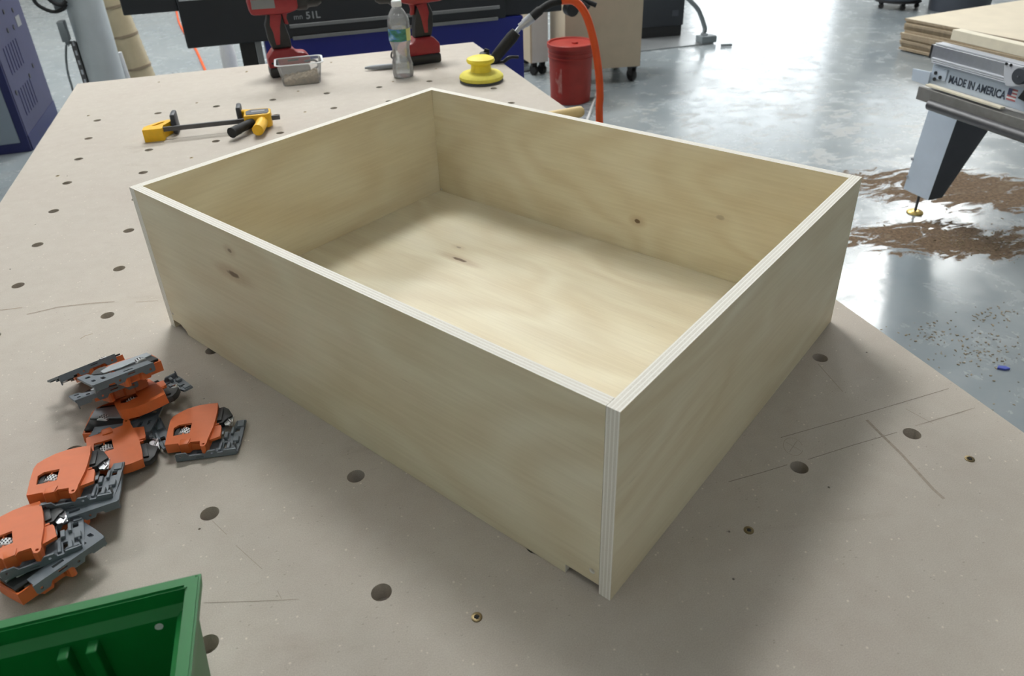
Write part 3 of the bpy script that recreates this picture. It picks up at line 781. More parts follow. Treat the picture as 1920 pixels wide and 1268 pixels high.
bm = new_bm(); prism(bm, [(hx0 + 0.006, -0.010), (hx1, -0.010), (hx1 + 0.004, 0.004), (hx1 + 0.002, 0.028), (hx0 + 0.016, 0.032), (hx0 + 0.004, 0.020)], 0.038, 0.0395, bevel=0.0006); ins = mesh_obj('inlay', bm, 'charcoal', bd)
bm = new_bm(); prism(bm, [(hx0 + 0.018, 0.006), (hx1 - 0.006, 0.006), (hx1 - 0.006, 0.018), (hx0 + 0.018, 0.018)], 0.0395, 0.0398); mesh_obj('name_strip', bm, 'stripgrey', ins)
bm = new_bm(); tube(bm, spline([(hx0 + 0.018, -0.014, 0.020), (hx0 - 0.006, -0.042, 0.019), (hx0 - 0.028, -0.072, 0.018)], 6), [0.011] * 8 + [0.012] * 4 + [0.013], 12); mesh_obj('lever', bm, 'rubber', cl, 50)
bm = new_bm(); tube(bm, spline([(hx1 - 0.014, -0.012, 0.020), (hx1 - 0.018, -0.044, 0.019), (hx1 - 0.024, -0.074, 0.018)], 6), 0.0135, 12); mesh_obj('grip', bm, 'clampyellow', cl, 50)

# ------------------------------------------------------------------ drills
def drill(u, v, face, label, rz):
    """cordless drill standing on its battery; face = +1 looks along +x"""
    p = hz(u, v)
    r = thing('cordless_drill', label, 'drill', (p.x, p.y, TZ + 0.0003), (0, 0, rz if face > 0 else PI + rz), group='red cordless drills standing on the workbench')
    def part(name, pts, hw, m, par=r, bev=0.005):
        bm = new_bm(); prism(bm, S(pts), -hw * mm, hw * mm, (), ((0, 0, 0), (1, 0, 0), (0, 0, 1), (0, -1, 0)), bevel=bev); return mesh_obj(name, bm, m, par, 40)
    part('battery', [(-52, 0), (62, 0), (66, 6), (66, 24), (60, 30), (-50, 30), (-54, 24), (-54, 6)], 33, 'black')
    ft = part('foot', [(-54, 28), (46, 28), (70, 32), (70, 52), (58, 64), (34, 66), (24, 80), (-34, 80), (-54, 58)], 30, 'red')
    bm = new_bm(); box(bm, 0.002, 0.034, -0.0315, -0.0295, 0.044, 0.050, 0.0008); box(bm, -0.046, -0.030, -0.0315, -0.0295, 0.040, 0.046, 0.0008); mesh_obj('foot_slot', bm, 'black', ft)
    part('grip', [(-34, 78), (24, 78), (22, 110), (14, 150), (8, 176), (-30, 184), (-44, 150), (-42, 110)], 17, 'black', bev=0.008)
    part('grip_inlay', [(-22, 92), (-10, 92), (-2, 140), (8, 176), (-24, 182), (-30, 150), (-24, 128)], 18.2, 'red', bev=0.002)
    part('trigger', [(14, 148), (26, 146), (22, 164), (28, 182), (10, 182)], 8, 'red', bev=0.002)
    part('motor_housing', [(-78, 182), (22, 178), (60, 188), (62, 226), (40, 236), (-70, 236), (-82, 226)], 30, 'red', bev=0.010)
    part('name_plate', [(-72, 200), (-6, 198), (-6, 226), (-72, 226)], 31, 'stripgrey', bev=0.002)
    bm = new_bm(); lathe(bm, [(0.024, 0.055), (0.027, 0.062), (0.027, 0.085), (0.021, 0.092), (0.020, 0.118), (0.012, 0.130)], 24, 0, (0, 0, 0.208), (1, 0, 0)); mesh_obj('chuck', bm, 'black', r, 40)
    bm = new_bm(); tube(bm, spline([(0.050, -0.033, 0.040), (0.080, -0.035, 0.040), (0.090, -0.030, 0.022), (0.072, -0.030, 0.012)], 6), 0.003, 8); mesh_obj('belt_hook', bm, 'darksteel', r, 50)
    return r
drill(541, 139, 1, 'red cordless drill standing behind the clear plastic tub', 0.05)
drill(792, 117, -1, 'red cordless drill standing behind the water bottle', 0.12)

# ------------------------------------------------------------------ clear tub
tq = [hz(u, v) for u, v in [(532, 163), (602, 156)]]
d = tq[1] - tq[0]; ta = math.atan2(d.y, d.x); W = d.length
tub = thing('plastic_tub', 'clear plastic tub holding brown bits in front of a drill', 'tub', (tq[0].x, tq[0].y, TZ + 0.0003), (0, 0, ta))
TD, TH = 0.072, 0.062; fl = 0.010
bm = new_bm()
def trect(e, z, off=0.0):
    k = z / TH; x0, x1, y0, y1 = -fl * k - off, W + fl * k + off, -fl * k - off, TD + fl * k + off
    c = 0.016; pts = []
    for (cx, cy, a0) in [(x1 - c, y1 - c, 0), (x0 + c, y1 - c, PI / 2), (x0 + c, y0 + c, PI), (x1 - c, y0 + c, 1.5 * PI)]:
        for i in range(5): pts.append((cx + c * math.cos(a0 + i * PI / 8), cy + c * math.sin(a0 + i * PI / 8)))
    return [bm.verts.new((x, y, z)) for x, y in pts]
R0, R1, R2 = trect(0, 0.0), trect(0, TH), trect(0, TH, 0.0)
def join(A, B):
    n = len(A)
    for i in range(n): bm.faces.new((A[i], A[(i + 1) % n], B[(i + 1) % n], B[i]))
join(R0, R1); bm.faces.new(R0[::-1])
mesh_obj('tub_wall', bm, 'clear', tub, 40)
bm = new_bm(); A, B = trect(0, TH - 0.001, 0.0005), trect(0, TH - 0.001, 0.006); C_, D_ = trect(0, TH + 0.001, 0.0005), trect(0, TH + 0.001, 0.006)
join(A, B); join(C_, D_); join(B, D_); join(A, C_)
mesh_obj('tub_rim', bm, 'white', tub, 40)
bm = new_bm(); random.seed(3)
N_ = 14; grid = [[bm.verts.new((0.004 + (W - 0.008) * i / N_, 0.004 + (TD - 0.008) * j / N_, 0.010 + 0.010 * random.random() + 0.012 * (i / N_))) for j in range(N_ + 1)] for i in range(N_ + 1)]
for i in range(N_):
    for j in range(N_): bm.faces.new((grid[i][j], grid[i + 1][j], grid[i + 1][j + 1], grid[i][j + 1]))
low = {}
edge = [grid[i][0] for i in range(N_ + 1)] + [grid[N_][j] for j in range(1, N_ + 1)] + [grid[i][N_] for i in range(N_ - 1, -1, -1)] + [grid[0][j] for j in range(N_ - 1, 0, -1)]
lo = [bm.verts.new((v.co.x, v.co.y, 0.0012)) for v in edge]
for i in range(len(edge)): bm.faces.new((edge[i], edge[(i + 1) % len(edge)], lo[(i + 1) % len(edge)], lo[i]))
bm.faces.new(lo)
cont = mesh_obj('loose_bits', bm, 'brown'); cont.location = tub.location; cont.rotation_euler = tub.rotation_euler
tag(cont, 'brown loose bits lying in the bottom of the clear tub', 'debris', None, 'stuff')

# ------------------------------------------------------------------ water bottle
bp = hz(757, 143)
bot = thing('water_bottle', 'clear plastic water bottle with a blue and green label', 'bottle', (bp.x, bp.y, TZ + 0.0003))
prof = [(0.022, 0.0), (0.029, 0.002), (0.031, 0.010), (0.031, 0.030), (0.0295, 0.036), (0.0305, 0.042), (0.028, 0.050), (0.0262, 0.058), (0.0250, 0.066), (0.0262, 0.073), (0.0252, 0.080), (0.0270, 0.090), (0.030, 0.098), (0.0315, 0.104), (0.0315, 0.142), (0.0322, 0.146), (0.0318, 0.160), (0.028, 0.174), (0.020, 0.188), (0.0145, 0.196), (0.0128, 0.200)]
bm = new_bm(); lathe(bm, prof, 32, close=True); mesh_obj('bottle_wall', bm, 'bottle', bot, 50)
bm = new_bm(); lathe(bm, [(r_ * 0.95 - 0.0004, max(z_, 0.002)) for r_, z_ in prof[:15]], 28); mesh_obj('water', bm, 'water', bot, 50)
bm = new_bm(); lathe(bm, [(0.0140, 0.199), (0.0146, 0.200), (0.0146, 0.213), (0.0130, 0.215)], 24); mesh_obj('cap', bm, 'white', bot, 40)
t = NT('bottle_label'); c = t.coord()
sep = t.n('ShaderNodeSeparateXYZ'); t.l(c, sep.inputs[0])
wv = t.noise(t.mapping(c, (20, 20, 45)), 1.5, 2)
col = t.ramp(wv, [(0.35, srgb(40, 104, 92)), (0.48, srgb(60, 130, 110)), (0.55, srgb(70, 130, 190)), (0.68, srgb(150, 190, 215))])
col = t.mix(t.smooth(sep.outputs[0], 0.013, 0.016), col, srgb(214, 216, 140))
t.l(col, t.b.inputs['Base Color']); t.b.inputs['Roughness'].default_value = 0.35; M['label'] = t.m
bm = new_bm(); lathe(bm, [(0.0320, 0.106), (0.0320, 0.140)], 32, close=False); mesh_obj('label_wrap', bm, 'label', bot, 50)

# ------------------------------------------------------------------ marker, hand sander, blow gun, hose, handle
a = hz(684, 128, TZ + 0.008); b = hz(775, 121, TZ + 0.008); d = b - a; Lm = d.length
mk = thing('marker_pen', 'grey marker pen lying beside the water bottle', 'pen', (a.x, a.y, TZ + 0.0085), (0, 0, math.atan2(d.y, d.x)))
bm = new_bm(); lathe(bm, [(0.003, 0.0), (0.0045, 0.006), (0.0068, 0.022), (0.0078, 0.040), (0.0078, Lm * 0.55)], 18, 0, (0, 0, 0), (1, 0, 0)); mesh_obj('cap', bm, 'greymarker', mk, 40)
bm = new_bm(); lathe(bm, [(0.0072, Lm * 0.55 + 0.0002), (0.0074, Lm * 0.57), (0.0074, Lm * 0.97), (0.005, Lm)], 18, 0, (0, 0, 0), (1, 0, 0)); mesh_obj('barrel', bm, 'stripgrey', mk, 40)

sp = hz(903, 152)
sd = thing('hand_sander', 'round yellow hand sanding pad with a mushroom knob on the workbench', 'sanding pad', (sp.x, sp.y, TZ + 0.0003))
bm = new_bm(); lathe(bm, [(0.060, 0.0), (0.0625, 0.001), (0.0625, 0.006), (0.060, 0.007)], 40); mesh_obj('abrasive_disc', bm, 'charcoal', sd, 40)
bm = new_bm(); lathe(bm, [(0.061, 0.007), (0.0635, 0.010), (0.063, 0.017), (0.056, 0.024), (0.046, 0.027), (0.030, 0.029)], 40); mesh_obj('pad', bm, 'yellowpad', sd, 40)
bm = new_bm(); lathe(bm, [(0.030, 0.029), (0.029, 0.034), (0.028, 0.046), (0.030, 0.050), (0.0385, 0.054), (0.0405, 0.059), (0.0385, 0.065), (0.026, 0.070), (0.010, 0.072)], 36); mesh_obj('knob', bm, 'yellow', sd, 40)

GY = hz(930, 118).y
g0 = hy(925, 112, GY); g1 = hy(968, 60, GY - 0.02)
gun = thing('air_blow_gun', 'black air blow gun with silver coupler propped behind the yellow sanding pad', 'blow gun')
ax = (g1 - g0).normalized()
bm = new_bm(); tube(bm, [g0, g0 + ax * 0.02, g1 - ax * 0.02, g1], [0.014, 0.017, 0.019, 0.016], 16); mesh_obj('handle', bm, 'rubber', gun, 50)
h0 = hy(908, 98, GY); h1 = hy(915, 122, GY); h2 = hy(940, 121, GY)
bm = new_bm(); tube(bm, spline([h0, hy(911, 108, GY), hy(924, 116, GY), g0 + ax * 0.03], 5), 0.016, 12); hd = mesh_obj('head', bm, 'black', gun, 50)
bm = new_bm(); zt_ = TZ + 0.004; pz = hy(922, 118, GY); tube(bm, [pz, Vector((pz.x - 0.006, pz.y, zt_))], 0.007, 12); mesh_obj('nozzle', bm, 'darksteel', hd, 50)
bm = new_bm(); tube(bm, [hy(913, 92, GY), hy(911, 100, GY)], 0.008, 10); mesh_obj('hanging_eye', bm, 'rubber', hd, 50)
bm = new_bm(); tube(bm, spline([hy(928, 119, GY - .005), hy(941, 118, GY - .005), hy(955, 108, GY - .005), hy(972, 107, GY - .005)], 5), [0.008] * 6 + [0.006] * 5 + [0.005] * 5, 10); mesh_obj('trigger_lever', bm, 'black', gun, 50)
c1 = hy(975, 51, GY - 0.02); c2 = hy(998, 32, GY - 0.03); c3 = hy(1052, 1, GY - 0.05)
bm = new_bm(); tube(bm, [g1, c1], 0.007, 12); mesh_obj('nipple', bm, 'steel', gun, 50)
bm = new_bm(); q1 = c1.lerp(c2, 0.35); tube(bm, [c1, q1], 0.0115, 16); tube(bm, [q1, c2], 0.0145, 16); mesh_obj('coupler', bm, 'steel', gun, 40)
sl = spline([c2, hy(1012, 20, GY - 0.034), hy(1030, 8, GY - 0.04), c3], 6)
bm = new_bm(); tube(bm, sl, [0.014] * 7 + [0.0115] * (len(sl) - 7), 14); mesh_obj('strain_relief', bm, 'rubber', gun, 50)
hoseY = GY - 0.05
hp = [c3, hy(1078, 3, hoseY), hy(1098, 27, hoseY - .01), hy(1113, 75, hoseY - .03), hy(1122, 130, hoseY - .05), hy(1125, 180, hoseY - .06), hy(1124, 225, hoseY - .07)]
e = hp[-1]
hp += [Vector((e.x + 0.0, e.y - 0.06, 0.35)), Vector((e.x + 0.02, e.y - 0.08, 0.10)), Vector((e.x + 0.12, e.y - 0.15, 0.0122)), Vector((e.x + 0.22, e.y - 0.45, 0.0122)), Vector((e.x + 0.05, e.y - 0.9, 0.0122)), Vector((e.x - 0.5, e.y - 1.3, 0.0122)), Vector((e.x - 1.2, e.y - 1.0, 0.0122))]
bm = new_bm(); tube(bm, spline(hp, 10), 0.0120, 14)
tag(mesh_obj('air_hose', bm, 'orangehose', None, 60), 'thick orange air hose arching off the black blow gun to the floor', 'hose')

a = hz(1040, 217, TZ + 0.014); b = hz(1092, 209, TZ + 0.014); d = b - a
dw = thing('mallet_handle', 'pale round wooden handle sticking out past the workbench edge', 'tool handle', (b.x, b.y, TZ + 0.0142), (0, 0, math.atan2(d.y, d.x)))
bm = new_bm(); lathe(bm, [(0.010, -0.16), (0.0115, -0.15), (0.0125, -0.06), (0.0138, -0.012), (0.0132, -0.004), (0.010, 0.0)], 20, 0, (0, 0, 0), (1, 0, 0)); mesh_obj('shaft', bm, 'dowel', dw, 50)
bm = new_bm(); lathe(bm, [(0.0102, 0.0001), (0.0095, 0.0012), (0.004, 0.0016)], 20, 0, (0, 0, 0), (1, 0, 0)); mesh_obj('end_cap', bm, 'dowel', dw, 50)
#PART4
# ------------------------------------------------------------------ black and blue machine
MY = 1.70
mach = thing('edging_machine', 'long black and blue machine standing behind the workbench', 'machine')
def zx(u, v): p = hy(u, v, MY); return p.x, p.z
xL, zHb = zx(350, 84); zB = zx(545, 73)[1]; xB0 = zx(492, 100)[0]; xB1 = zx(984, 100)[0]; xH1 = zx(1058, 16)[0]; zH = 0.99
bm = new_bm(); box(bm, xL, xB1 - 0.10, MY, MY + 0.75, zB, zH, 0.006); hood = mesh_obj('hood', bm, 'blackpaint', mach)
bm = new_bm(); box(bm, xB1 - 0.0998, xH1, MY + 0.03, MY + 0.7, zB + 0.002, zH - 0.01, 0.006); mesh_obj('hood_end', bm, 'blackpaint', mach)
xa = zx(228, 20)[0]; za = zx(232, 31)[1]
bm = new_bm(); box(bm, xa, xL - 0.0002, MY + 0.02, MY + 0.5, za, za + 0.075, 0.004); mesh_obj('outfeed_arm', bm, 'blackpaint', mach)
bm = new_bm(); box(bm, xB0 + 0.02, xB1 - 0.0, MY + 0.015, MY + 0.70, 0.10, zB - 0.0002, 0.004); cab = mesh_obj('lower_cabinet', bm, 'bluemach', mach)
bm = new_bm(); box(bm, xB0 + 0.05, xB1 - 0.05, MY + 0.06, MY + 0.65, 0.0, 0.0998); mesh_obj('plinth', bm, 'black', mach)
xp0, xp1 = zx(452, 100)[0], zx(482, 100)[0]
bm = new_bm(); box(bm, xp0, xp1, MY + 0.02, MY + 0.14, 0.0, zB - 0.0002, 0.003); mesh_obj('post', bm, 'black', mach)
bm = new_bm(); box(bm, xp1 + 0.0005, xB0 + 0.004, MY + 0.012, MY + 0.10, 0.0, zB - 0.0002, 0.002); mesh_obj('post_trim', bm, 'stripgrey', mach)
for (u0, v0, u1, v1) in [(543, 50, 936, 12), (549, 72.5, 933, 33.5)]:
    x0, z0 = zx(u0, v0); x1, z1 = zx(u1, v1); zc = (z0 + z1) / 2
    bm = new_bm(); box(bm, x0, x1, MY - 0.012, MY - 0.0002, zc - 0.008, zc + 0.008, 0.002); mesh_obj('trim_strip', bm, 'stripgrey', mach)
x0, z0 = zx(551, 37); text_obj('lettering', 'mn', 0.036, frame((x0, MY - 0.0008, z0), (1, 0, 0), (0, 0, 1), (0, -1, 0)), 'lettering', mach, 0.0004, 0.95)
x0, z0 = zx(574, 35.5); text_obj('lettering', '51L', 0.046, frame((x0, MY - 0.0008, z0), (1, 0, 0), (0, 0, 1), (0, -1, 0)), 'lettering', mach, 0.0004, 1.0, 0.015)
px0 = zx(985, 120)[0]
bm = new_bm(); k = hy(1074, 19, MY + 0.03); tube(bm, [k, k + Vector((0.0, 0.06, 0))], 0.035, 18); mesh_obj('hand_knob', bm, 'black', mach, 40)
for (u0, v0, u1, v1) in [(1086, -4, 1118, 10), (1088, 0, 1104, 15), (1070, 2, 1092, 4)]:
    bm = new_bm(); tube(bm, [hy(u0, v0, MY + 0.06), hy(u1, v1, MY + 0.02)], 0.013, 12); mesh_obj('lever', bm, 'rubber', mach, 40)
x0, z0 = zx(335, 1); x1, z1 = zx(425, -4)
bm = new_bm(); box(bm, x0, x1, MY - 0.004, MY - 0.0002, z0 - 0.004, z0 + 0.03, 0.001); mesh_obj('top_strip', bm, 'alupaint', mach)

# ------------------------------------------------------------------ pipe, strut, junction box, cables, beige duct
def vert(u0, u1, v, y): a, b = hy(u0, v, y), hy(u1, v, y); return (a.x + b.x) / 2, abs(b.x - a.x) / 2
PYY = 2.45
xc, rr = vert(166, 236, 150, PYY)
pp = thing('steel_column', 'thick pale grey round column behind the workbench', 'column', (xc, PYY, 0))
bm = new_bm(); lathe(bm, [(rr, 0.012), (rr, ZC - 0.001)], 40); mesh_obj('shaft', bm, 'pipe', pp, 50)
bm = new_bm(); lathe(bm, [(rr * 1.5, 0.0), (rr * 1.5, 0.012), (rr * 1.01, 0.012)], 40); mesh_obj('base_flange', bm, 'pipe', pp, 40)
st = thing('slotted_strut', 'slotted metal strut strapped along the grey column', 'strut', (xc - rr - 0.010, PYY - 0.03, 0))
SH = hy(130, 80, PYY - 0.04).z
bm = new_bm()
for k in range(int(SH / 0.05)):
    z = 0.05 + k * 0.05; box(bm, -0.012, 0.012, -0.012, -0.010, z - 0.034, z - 0.010)
    box(bm, -0.012, -0.005, -0.012, -0.010, z - 0.010, z + 0.016); box(bm, 0.005, 0.012, -0.012, -0.010, z - 0.010, z + 0.016)
box(bm, -0.012, -0.010, -0.0098, 0.012, 0, SH); box(bm, 0.010, 0.012, -0.0098, 0.012, 0, SH)
mesh_obj('channel', bm, 'darksteel', st)
bm = new_bm()
for k in range(int(SH / 0.05)):
    z = 0.053 + k * 0.05; box(bm, -0.005, 0.005, -0.0102, -0.0096, z - 0.012, z + 0.012)
mesh_obj('slot_back', bm, 'alupaint', st)
jb = thing('junction_box', 'grey electrical box mounted on the strut of the column', 'electrical box')
q0, q1 = hy(109, 38, PYY - 0.06), hy(134, 74, PYY - 0.06)
bm = new_bm(); box(bm, q0.x, q1.x, PYY - 0.125, PYY - 0.055, q1.z, q0.z, 0.004); bo = mesh_obj('box', bm, 'boxgrey', jb, 40)
bm = new_bm(); prism(bm, [(q0.x + 0.012, q1.z - 0.032), (q1.x - 0.02, q1.z - 0.032), (q1.x - 0.02, q1.z - 0.0002), (q0.x + 0.012, q1.z - 0.0002)], 0, 0.03, [[(q0.x + 0.022, q1.z - 0.022), (q1.x - 0.03, q1.z - 0.022), (q1.x - 0.03, q1.z - 0.008), (q0.x + 0.022, q1.z - 0.008)][::-1]], ((0, PYY - 0.05, 0), (1, 0, 0), (0, 0, 1), (0, -1, 0))); mesh_obj('bracket', bm, 'boxgrey', jb)
q2, q3 = hy(97, -12, PYY - 0.06), hy(125, 18, PYY - 0.06)
bm = new_bm(); box(bm, q2.x, q3.x, PYY - 0.11, PYY - 0.045, q3.z, q2.z + 0.04, 0.004); mesh_obj('upper_box', bm, 'boxgrey', jb, 40)
bm = new_bm(); tube(bm, spline([hy(u, v, PYY - 0.12) for u, v in [(58, -18), (66, 4), (82, 16), (100, 22), (116, 18), (124, 8)]], 8), 0.009, 10)
tag(mesh_obj('power_cable', bm, 'rubber', None, 60), 'black cable hanging in a loop beside the grey column', 'cable')
bm = new_bm(); tube(bm, spline([hy(u, v, PYY - 0.125) for u, v in [(84, -10), (100, 5), (116, 9), (124, 2)]], 8), 0.010, 10)
tag(mesh_obj('power_cable', bm, 'rubber', None, 60), 'short black cable entering the upper grey box', 'cable')
pts = [hy(u, v, PYY - 0.06) for u, v in [(124, 84), (124, 110), (127, 135), (134, 160), (142, 185)]]
pts += [Vector((pts[-1].x + 0.02, pts[-1].y, 0.1)), Vector((pts[-1].x + 0.03, pts[-1].y - 0.1, 0.006)), Vector((pts[-1].x - 0.2, pts[-1].y - 0.3, 0.006))]
bm = new_bm(); tube(bm, spline(pts, 8), 0.0055, 10)
tag(mesh_obj('data_cable', bm, 'boxgrey', None, 60), 'thin grey cable dropping from the electrical box to the floor', 'cable')
DY = 2.75
xd, rd = vert(235, 290, 141, DY); rd = rd * 1.02
xd0, _ = vert(183, 228, 4, DY)
duct = thing('flexible_duct', 'beige ribbed flexible dust duct beside the grey column', 'duct')
zb_ = hy(262, 141, DY).z; z0_ = hy(205, 4, DY).z
base_pt = Vector((xd + 0.05, DY, 0)); slope = (Vector((xd0, DY, z0_)) - Vector((xd, DY, zb_))) / (z0_ - zb_)
cpts = []; rs = []; n = 150
for i in range(n + 1):
    z = 0.0 + 2.4 * i / n; p = Vector((xd, DY, zb_)) + slope * (z - zb_); p.z = z
    cpts.append(p); rs.append(rd * (1.0 + 0.018 * (1 if i % 2 else -1)))
bm = new_bm(); tube(bm, cpts, rs, 28); dd = mesh_obj('ribbed_hose', bm, 'duct', duct, 25)
for v in (10, 66, 128):
    z = hy(220, v, DY).z; p = Vector((xd, DY, zb_)) + slope * (z - zb_); p.z = z
    bm = new_bm(); tube(bm, [p - slope * 0.006, p + slope * 0.006], rd * 1.035, 28); mesh_obj('band', bm, 'plyside', duct, 40)
bm = new_bm(); tube(bm, [hy(224, 98, DY - 0.2), hy(240, 146, DY - 0.2), Vector((hy(240, 146, DY - .2).x + 0.03, DY - 0.2, 0.0))], 0.012, 10)  # white tube drawn for the white gap between column and duct
tag(mesh_obj('white_gap_tube', bm, 'white', None, 60), 'slim white tube standing for the gap between the grey column and beige duct', 'conduit')

# ------------------------------------------------------------------ purple cabinet
f0 = hz(61, 282, 0.0); b0 = hz(109, 212, 0.0)
cbx = thing('machine_cabinet', 'violet blue metal cabinet with grey door and vent slots', 'cabinet')
CX1 = (f0.x + b0.x) / 2; CY0, CY1, CW, CH = f0.y, b0.y, 0.95, 1.5
bm = new_bm(); box(bm, CX1 - CW, CX1, CY0, CY1, 0.0, CH, 0.004); mesh_obj('body', bm, 'purple', cbx)
bm = new_bm(); box(bm, CX1 - CW + 0.004, CX1 - 0.004, CY0 - 0.018, CY0 - 0.0002, 0.0, CH - 0.004, 0.003); dr_ = mesh_obj('door_frame', bm, 'bluetrim', cbx)
bm = new_bm(); box(bm, CX1 - CW + 0.06, CX1 - 0.045, CY0 - 0.026, CY0 - 0.0182, 0.06, CH - 0.06, 0.003); mesh_obj('door', bm, 'greydoor', cbx)
bm = new_bm(); box(bm, CX1 + 0.0002, CX1 + 0.003, CY0, CY1, 0.0, 0.09, 0.001); mesh_obj('foot_shade', bm, 'bluetrim', cbx)  # dark strip painted for the shade along the cabinet's foot
for (ua, va, ub, vb) in [(10, 75, 45, 130), (30, 160, 70, 205)]:
    A = hx(ua, va, CX1); B = hx(ub, vb, CX1)
    n = 6
    for k in range(n):
        yy = CY0 + 0.12 + 0.06 * k; zc = (A.z + B.z) / 2 - 0.010 * k * 0
        bm = new_bm(); box(bm, CX1 + 0.0002, CX1 + 0.003, yy, yy + 0.012, zc - 0.075, zc + 0.075, 0.0005); mesh_obj('vent_slot', bm, 'bluetrim', cbx)
for (u, v) in [(6, 22), (23, 19), (14, 57), (25, 51), (55, 142), (61, 123), (30, 174)]:
    q = hx(u, v, CX1); bm = new_bm(); lathe(bm, [(0.014, 0.0002), (0.014, 0.004)], 14, 0, (CX1, q.y, q.z), (1, 0, 0)); mesh_obj('bolt_hole', bm, 'black', cbx, 40)
q = hx(34, 39, CX1); bm = new_bm(); box(bm, CX1 + 0.0002, CX1 + 0.002, q.y - 0.05, q.y + 0.05, q.z - 0.03, q.z + 0.03); mesh_obj('sticker', bm, 'stripgrey', cbx)

# ------------------------------------------------------------------ white jug, orange cord under the machine
p = hz(428, 140, 0.0); p = Vector((hy(428, 105, 3.0).x, 3.0, 0))
jr = abs(hy(447, 100, 3.0).x - hy(418, 100, 3.0).x) / 2
jug = thing('white_jug', 'white plastic jug standing on the floor behind the machine', 'jug', p)
bm = new_bm(); lathe(bm, [(jr * 0.9, 0), (jr, 0.01), (jr, 0.40), (jr * 0.8, 0.50), (jr * 0.35, 0.56), (jr * 0.35, 0.59)], 24); mesh_obj('body', bm, 'white', jug, 40)
bm = new_bm(); lathe(bm, [(jr * 0.4, 0.5902), (jr * 0.4, 0.62)], 20); mesh_obj('cap', bm, 'paleblue', jug, 40)
a = hz(331, 22, 0.010); b = hz(335, 40, 0.010); c_ = hz(363, 85, 0.010); d_ = hz(384, 130, 0.010); e_ = hz(400, 170, 0.010)
bm = new_bm(); tube(bm, spline([hz(322, -20, 0.010), a, b, hz(345, 60, 0.010), c_, d_, e_], 8), 0.0098, 10)
tag(mesh_obj('extension_cord', bm, 'orangehose', None, 60), 'orange cord running over the floor beneath the black machine', 'cord')

# ------------------------------------------------------------------ red bucket
bp_ = hz(1072, 198, 0.0); bcx, bcy = bp_.x + 0.04, bp_.y + 0.12
bk = thing('lidded_bucket', 'red plastic bucket with a dusty lid beside the tan cart', 'bucket', (bcx, bcy, 0))
bm = new_bm(); lathe(bm, [(0.122, 0.0), (0.130, 0.004), (0.141, 0.29), (0.146, 0.291), (0.146, 0.298), (0.142, 0.299), (0.143, 0.318), (0.148, 0.319), (0.148, 0.326), (0.144, 0.327), (0.145, 0.352)], 40); bb = mesh_obj('pail', bm, 'bucket', bk, 40)
bm = new_bm(); lathe(bm, [(0.150, 0.3522), (0.154, 0.354), (0.154, 0.378), (0.150, 0.382), (0.140, 0.381), (0.136, 0.372), (0.02, 0.372)], 40); mesh_obj('lid', bm, 'bucket', bk, 40)
bm = new_bm(); lathe(bm, [(0.020, 0.0), (0.020, 0.010), (0.012, 0.012)], 16, 0, (0.02, -0.02, 0.3722)); mesh_obj('spout_plug', bm, 'bucket', bk, 40)
t = NT('bucket_print'); c = t.coord(); f = t.noise(t.mapping(c, (6, 6, 3)), 2.5, 4, 0.6)
t.l(t.ramp(f, [(0.5, srgb(170, 44, 34)), (0.62, srgb(200, 140, 130))]), t.b.inputs['Base Color']); t.b.inputs['Roughness'].default_value = 0.5; M['bucketprint'] = t.m
for a0 in (-0.55, -2.75):
    bm = new_bm(); ring = []
    for k in range(9):
        a = a0 + 0.36 * k / 8
        ring.append([bm.verts.new(((0.1312 + 0.0375 * z) * math.cos(a), (0.1312 + 0.0375 * z) * math.sin(a), z)) for z in (0.05, 0.24)])
    for A, B in zip(ring, ring[1:]): bm.faces.new((A[0], B[0], B[1], A[1]))
    mesh_obj('printed_label', bm, 'bucketprint', bk, 60)

# ------------------------------------------------------------------ tan cart, white rod, dark machine, plate, outlet box
kc = hz(1059, 134, 0.115); kr = hz(1200, 124, 0.115)
ex = (kr - kc).normalized(); ey = Vector((-ex.y, ex.x, 0))
wd = (kr - kc).length; dpt = 0.52
cart = thing('rolling_cabinet', 'tan box cabinet on casters behind the red bucket', 'cabinet', (kc.x, kc.y, 0), (0, 0, math.atan2(ex.y, ex.x)))
bm = new_bm(); box(bm, 0.0, wd, 0.0, dpt, 0.115, 0.92, 0.002); mesh_obj('carcass', bm, 'tan', cart)
pg0 = hy(998, 110, 3.08); pgc = thing('pale_cabinet', 'pale grey cabinet standing between the blue machine and tan cart', 'cabinet', (pg0.x, 3.08, 0))
bm = new_bm(); box(bm, 0.0, 0.125, 0.0, 0.45, 0.10, 0.90, 0.002); mesh_obj('carcass', bm, 'palegrey', pgc)
bm = new_bm(); box(bm, -0.014, -0.0002, 0.002, 0.44, 0.10, 0.90, 0.001); mesh_obj('edge_panel', bm, 'tan', pgc)
for (x, y) in [(0.03, 0.05), (0.095, 0.05), (0.03, 0.40), (0.095, 0.40)]:
    bm = new_bm(); lathe(bm, [(0.008, -0.014), (0.036, -0.014), (0.038, 0.0), (0.036, 0.014), (0.008, 0.014)], 20, 0, (x, y, 0.0385), (0.9, 0.3, 0)); box(bm, x - 0.018, x + 0.018, y - 0.018, y + 0.018, 0.06, 0.0998); mesh_obj('caster', bm, 'rubber', pgc, 40)
